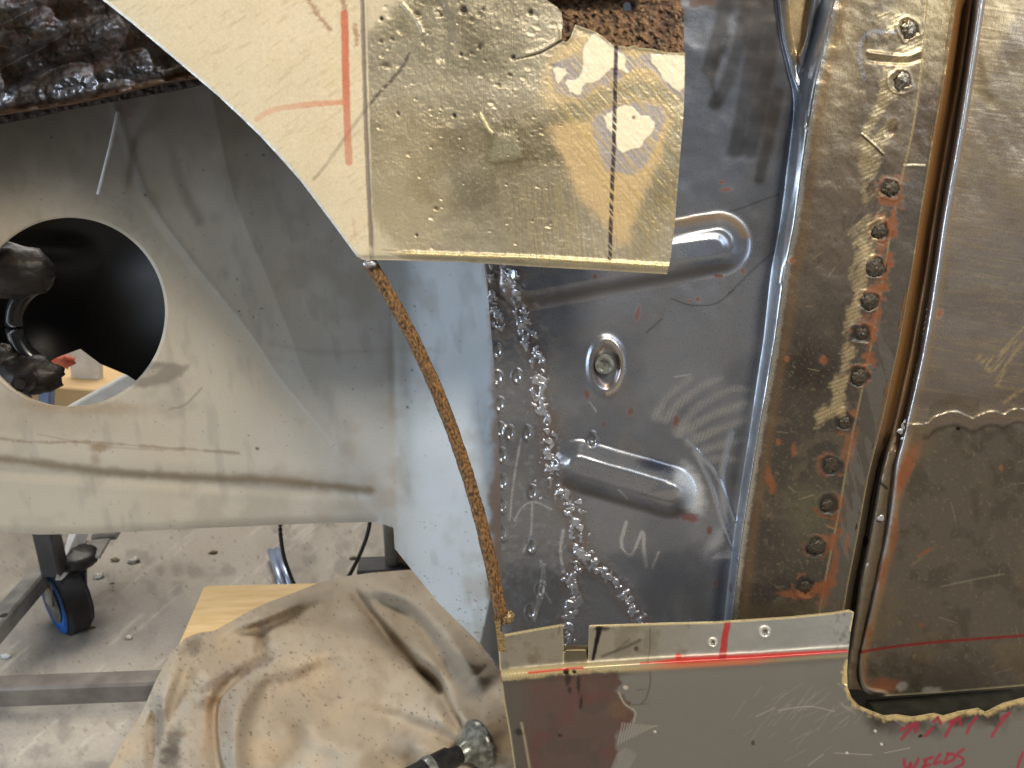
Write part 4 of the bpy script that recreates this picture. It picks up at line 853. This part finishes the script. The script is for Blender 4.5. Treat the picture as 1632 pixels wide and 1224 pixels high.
    f.mix(f.poly([(1154, 992), (1165, 991), (1160, 1020), (1157, 1052), (1145, 1052), (1149, 1020)], 1.4, .8)*.93, (150, 20, 14), .4, 0); f.mix(f.blob(1081, 1046, 5, 5, 40)*.9, (160, 24, 20))
    f.mix(f.stroke([(796, 1070), (797, 1086)], 5, 2)*.8, (130, 20, 30))
    # two punched pips
    for x, y, r in ((1136, 1024, 5.5), (1219, 1007, 7)):
        q = np.hypot((u-x)/r, (v-y)/r); f.mix(np.exp(-((q-1)/.3)**2)*.9, (226, 220, 206), .2, .5); f.mix((1-sstep(.3, .8, q))*.7*(u > x-2), (60, 54, 46)); f.up(-(1-sstep(.4, 1, q))*1.2); f.up(np.exp(-((q-1.1)/.3)**2)*.5)
    f.mix(sstep(1315, 1345, u)*fl*sstep(.5, .62, f.n(5, 155, 3))*.5, (84, 80, 70))
    # torn, burnt edge under the door
    d, _, _, _, _ = seg_dist(u, v, np.array(SO[18:34], float)); n = f.n(8, 156, 3)
    lw = sstep(1350, 1400, u); f.mix((1-sstep(4, 40, d+(f.n(30, 157)-.5)*40))*sstep(1360, 1400, u)*sstep(.38, .56, f.n(44, 158))*.85, (52, 42, 30), .5)
    f.mix((1-sstep(3, 10, d+(n-.5)*13))*(v > 1050)*.95, (226, 200, 140), .3, .4, .8); f.up((1-sstep(2, 10, d+(n-.5)*8))*(v > 1090)*1.5+(n-.5)*(1-sstep(2, 16, d))*2*(v > 1090)); f.mix((1-sstep(.5, 3, d))*(v > 1100)*sstep(.5, .6, n)*.7, (120, 92, 54))
    for i, (x, y) in enumerate([(1352, 1130), (1430, 1150), (1350, 1100)]): f.mix(f.stroke([(x-14, y-10), (x, y), (x+12, y+8)], 3, 3, jit=3)*.3, (190, 184, 166))
    # handwriting in red marker
    mk = []
    A = [((1440, 1174), (1460, 1154)), ((1474, 1171), (1484, 1160)), ((1507, 1171), (1514, 1163)), ((1538, 1168), (1553, 1146)), ((1581, 1172), (1610, 1135))]
    mk += [[(1437, 1178), (1448, 1165), (1460, 1153)], [(1435, 1164), (1448, 1157), (1461, 1152)], [(1461, 1152), (1462, 1160), (1459, 1167)], [(1474, 1173), (1481, 1166), (1486, 1160)], [(1487, 1150), (1495, 1144)], [(1495, 1144), (1499, 1154)],
           [(1507, 1173), (1513, 1163)], [(1514, 1159), (1529, 1143)], [(1512, 1152), (1529, 1143)], [(1529, 1143), (1531, 1155)], [(1541, 1168), (1546, 1157), (1556, 1143)], [(1581, 1173), (1592, 1156), (1608, 1137)], [(1596, 1144), (1608, 1137)],
           [(1441, 1211), (1442, 1220), (1445, 1228)], [(1445, 1228), (1451, 1217)], [(1451, 1217), (1453, 1230)], [(1453, 1230), (1464, 1210)], [(1468, 1236), (1476, 1212)], [(1473, 1211), (1486, 1207)], [(1471, 1222), (1483, 1219)], [(1467, 1234), (1480, 1231)], [(1498, 1202), (1489, 1217), (1500, 1214)],
           [(1511, 1201), (1505, 1217)], [(1511, 1201), (1521, 1203), (1519, 1211), (1505, 1217)], [(1536, 1194), (1526, 1202), (1535, 1210), (1534, 1218), (1522, 1224)], [(1630, 1200), (1622, 1222), (1618, 1240)]]
    for pts in mk: f.mix(f.stroke(pts, 5.2, 1.8, jit=.7, js=4)*.85, (152, 34, 58), .45, 0)
    f.mix(f.blob(1467, 1173, 4, 2.6, -20), (44, 34, 34))
    # light scratches and nicks
    for k in range(44):
        rs = np.random.RandomState(k+250); x = rs.normal(1260, 45); y = rs.normal(1150, 24); a = rs.uniform(-1.0, -.4); Lq = rs.uniform(10, 50)
        f.mix(f.stroke([(x, y), (x+Lq*math.cos(a), y+Lq*math.sin(a))], .8, 1.4)*.35, (188, 184, 170), .25)
    for pts in ([(1240, 1132), (1290, 1126), (1330, 1134)], [(1330, 1200), (1390, 1203)], [(1410, 1200), (1450, 1192)], [(1205, 1142), (1235, 1128)], [(1288, 1220), (1312, 1202)]): f.mix(f.stroke(pts, 1.4, 1.6)*.5, (200, 196, 182), .25)
    for x, y in ((1395, 1165), (1405, 1186), (1350, 1200), (1200, 1183), (1044, 1166)): f.mix(f.blob(x, y, 2.4, 2, 30), (226, 222, 208))
    f.mix(f.blob(1200, 1184, 3, 4), (72, 70, 62))
sill = sheet('sill_repair_panel', SO, .530, paint_sill, M_sill, None, 1.5, thick=.0016, rimcol=(200, 182, 138))
tag(sill, 'new grey folded sill panel with red marker line, handwriting and a notched top flange', 'sill panel')
tag(prism('inner_flange', [(899, 1030), (938, 1030), (940, 1075), (897, 1075)], .538, .0015, simple('brown_flange', (92, 82, 62), (78, 68, 52), 200, .4, .3, .2), sill))

# ================================================================== BELOW: BOARD, DUST SHEET, TROLLEY, ODDMENTS
board = slab('plywood_board', [(325, 936), (332, 934), (640, 926), (760, 1010), (700, 1180), (232, 1150)], .137, .018, M_ply)
tag(board, 'pale yellow plywood board lying on the floor under the dust sheet', 'board')
CL = [(165, 1240), (195, 1185), (228, 1132), (248, 1085), (272, 1040), (296, 1016), (318, 1008), (342, 1005), (372, 988), (400, 972), (432, 958), (470, 944), (505, 930), (540, 920), (590, 913), (652, 908), (710, 910), (860, 1010), (880, 1240)]
def paint_cloth(f):
    u, v = f.u, f.v
    f.mix(np.ones_like(u), (160, 147, 128), .85, 0, .5)
    f.mix(sstep(.42, .68, f.n(80, 160))*.5, (178, 169, 152)); f.mix(sstep(.5, .8, f.n(75, 161))*.4, (140, 128, 110)); f.mix(sstep(.55, .78, f.n(18, 162))*.35, (136, 120, 98))
    f.mix(sstep(.5, .75, f.n(60, 163))*sstep(600, 500, u)*.25, (190, 164, 128))
    # drape: high along the middle, falling to the left and back
    dl, _, _, _, _ = seg_dist(u, v, smooth_pts(CL[:16])); f.d += sstep(0, 160, dl)*.075-.018+.012*sstep(0, 12, dl)
    f.d += (f.n(130, 164, 2)-.5)*.075; f.d += (f.n(60, 170, 2, -40, 1.8)-.5)*.012; f.d += (f.n(20, 165, 2)-.5)*.0016
    def fold(pts, w, h, asym=0):
        P = smooth_pts(pts); d, s, t, _, _ = seg_dist(u, v, P); e = np.sin(np.pi*np.clip(t, .02, .98))**.4
        w = w*1.4; f.d += np.exp(-(d/w)**2)*h*2.0*e
        if False: f.d += np.where(s > 0, 1, -1)*(1-sstep(0, w*3, d))*sstep(0, w*.5, d)*asym*e
    fold([(545, 936), (585, 975), (620, 1020), (650, 1052), (690, 1088), (720, 1140), (748, 1172)], 8, -.018, .012)
    fold([(545, 930), (610, 940), (665, 965), (720, 1020), (760, 1080)], 14, .014, -.006)
    fold([(400, 985), (470, 960), (540, 945)], 12, .010); fold([(330, 1010), (380, 1000), (470, 965)], 7, .010, -.004)
    fold([(410, 1000), (420, 1050), (370, 1090), (345, 1130), (350, 1240)], 9, -.014, .010); fold([(300, 1040), (330, 1010), (410, 1000)], 8, -.008)
    fold([(470, 1030), (420, 1070), (385, 1120), (372, 1180), (380, 1240)], 13, .014, .008); fold([(560, 1030), (500, 1045), (440, 1090)], 12, .009, .005)
    fold([(248, 1120), (244, 1180), (240, 1240)], 6, -.008, .005); fold([(285, 1050), (262, 1110), (258, 1170)], 10, .009); fold([(690, 1110), (735, 1150), (760, 1180)], 14, .010)
    fold([(560, 1130), (640, 1150), (700, 1175), (745, 1190)], 12, -.008); fold([(480, 1140), (520, 1180), (600, 1190)], 16, .006)
    fold([(600, 955), (660, 985), (700, 1040), (735, 1090)], 10, -.010, .006); fold([(650, 925), (720, 960), (790, 1030)], 12, .010)
    f.d = np.maximum(f.d, .142+(f.d-.142)*.15); 
    # stains of rust and soot
    for x, y, a, b, rot, c, k in ((275, 1185, 14, 26, 20, (70, 56, 44), .75), (420, 1010, 12, 30, 10, (84, 66, 52), .6), (350, 1085, 40, 8, -25, (96, 76, 60), .6), (400, 1060, 36, 10, -25, (84, 68, 54), .55), (460, 1075, 50, 10, -15, (104, 90, 74), .5),
                                  (255, 1155, 10, 30, 10, (86, 70, 52), .5), (330, 1120, 16, 10, -30, (80, 64, 50), .6), (560, 1000, 70, 14, 10, (130, 116, 96), .4), (310, 1030, 16, 12, -30, (86, 76, 66), .6), (640, 1190, 26, 20, 20, (110, 110, 108), .5), (800, 1180, 40, 30, 0, (132, 104, 66), .6),
                                  (270, 1210, 18, 20, 0, (60, 46, 36), .6), (470, 960, 50, 8, -15, (130, 122, 112), .45), (330, 1160, 30, 50, 20, (156, 120, 80), .4), (640, 1000, 60, 20, 30, (140, 124, 100), .35)):
        f.mix(f.blob(x, y, a, b, rot, .6, .6, 9)*k, c)
    d, _, _, _, _ = seg_dist(u, v, smooth_pts([(560, 950), (590, 985), (622, 1025), (652, 1055), (690, 1088)])); f.mix(np.exp(-(d/5)**2)*.5, (112, 88, 56))  # darker brown line along the deep fold
    loc = sstep(420, 260, u)*.4+.6*np.exp(-(((u-430)/150)**2+((v-1060)/70)**2)); f.mix(sstep(.68, .78, f.n(5, 166, 3))*loc*.75, (62, 50, 40)); f.mix(sstep(.82, .88, f.n(4, 167, 2))*.7, (66, 54, 46))
cloth = sheet('dust_sheet', CL, .155, paint_cloth, M_cloth, None, 2.4, thick=.004, lying=True)
tag(cloth, 'dirty beige canvas dust sheet crumpled over the board in the foreground', 'dust sheet')

# trolley frame with castor
tr = thing('workshop_trolley', PZ(90, 980, 0), 'grey square tube steel trolley frame with one blue rimmed castor', 'trolley')
pA = PZ(66, 918, .103); pB = PZ(-80, 1085, .103)
beam('rail', pA, pB, .030, .030, M_gal, tr)
q0 = PZ(-60, 1104, .103); q1 = PZ(420, 1086, .103)
beam('cross_rail', q0, q1, .029, .030, simple('brown_grey_steel', (112, 106, 100), (92, 86, 80), 40, .5, .25, .1), tr)
post = PZ(76, 900, .14); beam('post', post+Vector((.002, .012, -.02)), post+Vector((.002, .012, .30)), .030, .030, M_tubedark, tr, up=(0, 1, 0))
lathe('bolt_hole', PZ(6, 981, .1525), (0, 0, 1), [(0, .005), (.0006, .005)], M_cable, tr, 16)
mesh_obj('gusset', [PZ(88, 925, .12), PZ(118, 852, .14)+Vector((0, 0, .02)), PZ(132, 852, .14)+Vector((0, 0, .02)), PZ(108, 905, .12), ]+[p+Vector((.004, .01, -.006)) for p in (PZ(88, 925, .12), PZ(118, 852, .14), PZ(132, 852, .14), PZ(108, 905, .12))],
         [(0, 1, 2, 3), (4, 7, 6, 5), (0, 4, 5, 1), (3, 2, 6, 7), (0, 3, 7, 4), (1, 5, 6, 2)], M_white, tr, smooth=False)
pl = PZ(128, 880, .125); beam('top_plate', pl+Vector((-.05, 0, 0)), pl+Vector((.035, .01, 0)), .06, .006, M_gal, tr)
wc = PZ(106, 952, .058); ax = Vector((-.70, -.71, .0)).normalized()
castor = lathe('castor_wheel', wc, ax, [(-.019, .050), (-.019, .054), (-.013, .0605), (.013, .0605), (.019, .054), (.019, .050)], M_rubber, tr, 48)
lathe('rim', wc, ax, [(-.0205, .0535), (-.0205, .040), (-.012, .036), (.012, .036), (.0205, .040), (.0205, .0535)], M_blue, castor, 48)
lathe('hub', wc, ax, [(-.023, .034), (-.023, .010), (.023, .010), (.023, .034)], M_gal, castor, 32)
fk = wc+Vector((.004, .004, .066))
lump('fork', fk+Vector((.012, .01, -.002)), .030, M_tooldark, tr, .12, 2, (1.3, 1.2, .55), 26, 14)
for s in (-1, 1): beam('fork_leg', wc+ax*.026*s, wc+ax*.026*s+Vector((.01, .006, .07)), .026, .003, M_gal, tr, bev=.001, up=ax)
beam('brake_pedal', PZ(150, 853, .10), PZ(188, 850, .10), .03, .012, M_gal, tr)

# items between trolley and board
tb = thing('metal_tube_pair', PZ(450, 925, .0), 'two short shiny zinc plated tubes lying side by side behind the board', 'metal tubes')
for (a, b) in (((431, 878), (450, 936)), ((441, 876), (463, 932))):
    tube('tube', [PZ(*a, .018), PZ(*b, .018)], .0062, M_chrome, tb, 20)
c1 = tube('electric_cable', [PZ(u, v, z) for (u, v), z in zip(smooth_pts([(447, 820), (447, 850), (452, 885), (462, 915), (472, 938)], 8), np.linspace(.16, .01, 33))], .0034, M_cable)
tag(c1, 'thin black cable hanging beside the shiny tubes', 'cable')
c2 = tube('electric_cable', [PZ(u, v, z) for (u, v), z in zip(smooth_pts([(592, 815), (586, 850), (573, 885), (555, 920), (540, 940)], 8), np.linspace(.16, .03, 33))], .0034, M_cable)
tag(c2, 'thin black cable slanting down to the top of the dust sheet', 'cable')
js = thing('jack_stand', PZ(626, 900, .02), 'grey round post of a stand behind the lower corner of the primed panel', 'stand')
bz = PZ(626, 915, .02); tube('post', [bz, bz+Vector((0, 0, .34))], .0125, M_gal, js, 20)
beam('foot', bz+Vector((-.06, 0, .012)), bz+Vector((.06, 0, .012)), .05, .024, M_tubedark, js)
lump('base_block', bz+Vector((.035, .0, .05)), .03, simple('brown_block', (120, 92, 66), (90, 66, 48), 60, .7, 0, .3), js, .08, 1, (.9, .6, 1.2))

for i, (x, y, r, lab, m) in enumerate([(213, 893, .0085, 'largest pale flake, standing up on the concrete', M_chip), (157, 918, .0075, 'flat silvery flake just right of the castor', M_chip), (183, 892, .006, 'dull olive lump to the left of the largest pale flake', M_olive),
                                     (9, 1046, .0055, 'bright white pellet beside the trolley rail', M_white), (205, 1016, .0045, 'small pale sliver in the middle of the open floor', M_chip), (150, 892, .0035, 'tiny pale crumb directly above the flat silvery flake', M_chip),
                                     (178, 929, .003, 'tiny pale crumb right of the flat silvery flake', M_chip), (340, 880, .0055, 'brownish crumb on the floor left of the shiny tubes', M_olive), (146, 999, .004, 'small ochre crumb in front of the castor', M_olive), (562, 889, .005, 'ochre crumb beside the slanting black cable', M_olive)]):
    o = lump('flake', PZ(x, y, r*.5), r, m, None, .8, 20+i, (1.3, .7, .6), 14, 9, 2.2); tag(o, lab, 'debris', 'flakes and crumbs scattered on the concrete')

# plastic rod on the inner panel
rod = tube('plastic_rod', [PY(188, 178, .640), PY(176, 232, .655), PY(156, 310, .652)], .0013, M_white, None, 10)
tag(rod, 'thin white plastic rod hanging in front of the grey inner panel', 'plastic rod')

# tool on the sheet
tl = thing('panel_puller', PZ(740, 1190, .20), 'worn steel tool with round flanged head and black shank on the dust sheet', 'tool')
hc = PZ(762, 1186, .245); ta = (PZ(640, 1252, .252)-hc).normalized()
lathe('flanged_head', hc, -ta, [(-.034, .0065), (-.020, .0085), (-.010, .012), (-.0045, .020), (0, .0225), (.0035, .022), (.005, .019)], M_tool, tl, 40)
tube('shank', [hc+ta*.022, hc+ta*.032, hc+ta*.034, hc+ta*.16], [.0085, .0095, .0115, .0120], M_tooldark, tl, 20)
lathe('ring', hc+ta*.052, ta, [(0, .0125), (.004, .0132), (.008, .0125)], M_tool, tl, 24)
pn = tube('steel_clip', [PZ(u, v, .215) for u, v in smooth_pts([(585, 1236), (604, 1216), (622, 1196), (629, 1193), (631, 1200), (622, 1214), (604, 1232)], 6)], .0016, M_chrome, None, 10)
tag(pn, 'small bent bright wire clip on the dust sheet at the bottom edge', 'clip')

# things in the daylight seen through the round hole
bx = PY(115, 640, 1.50); 
o = beam('storage_box', PY(95, 632, 1.7), PY(215, 640, 1.7), .3, .16, M_boxw); tag(o, 'tan and white box seen through the round hole', 'box')
o.data.materials[0] = simple('tan_card', (224, 190, 140), (210, 176, 128), 14, .7)
o = beam('metal_rail', PY(62, 690, 1.35), PY(240, 590, 1.35), .05, .03, M_boxw); tag(o, 'pale grey painted rail crossing the lower part of the round hole', 'rail')
o = beam('metal_post', PY(78, 560, 1.30), PY(72, 690, 1.30), .02, .02, simple('blue_grey_paint', (120, 136, 176), (104, 120, 160), 30, .5), None, up=(0, 1, 0)); tag(o, 'blue grey upright post at the left of the opening in the hole', 'post')
o = beam('white_board', PY(135, 540, 1.62), PY(146, 700, 1.62), .06, .02, M_boxw, None, up=(0, 1, 0)); tag(o, 'white upright board standing behind the rail in the hole', 'board')
o = lump('rag', PY(100, 576, 1.25), .013, M_red, None, .4, 9, (1.4, 1, .9)); tag(o, 'orange red rag glimpsed through the round hole', 'rag')
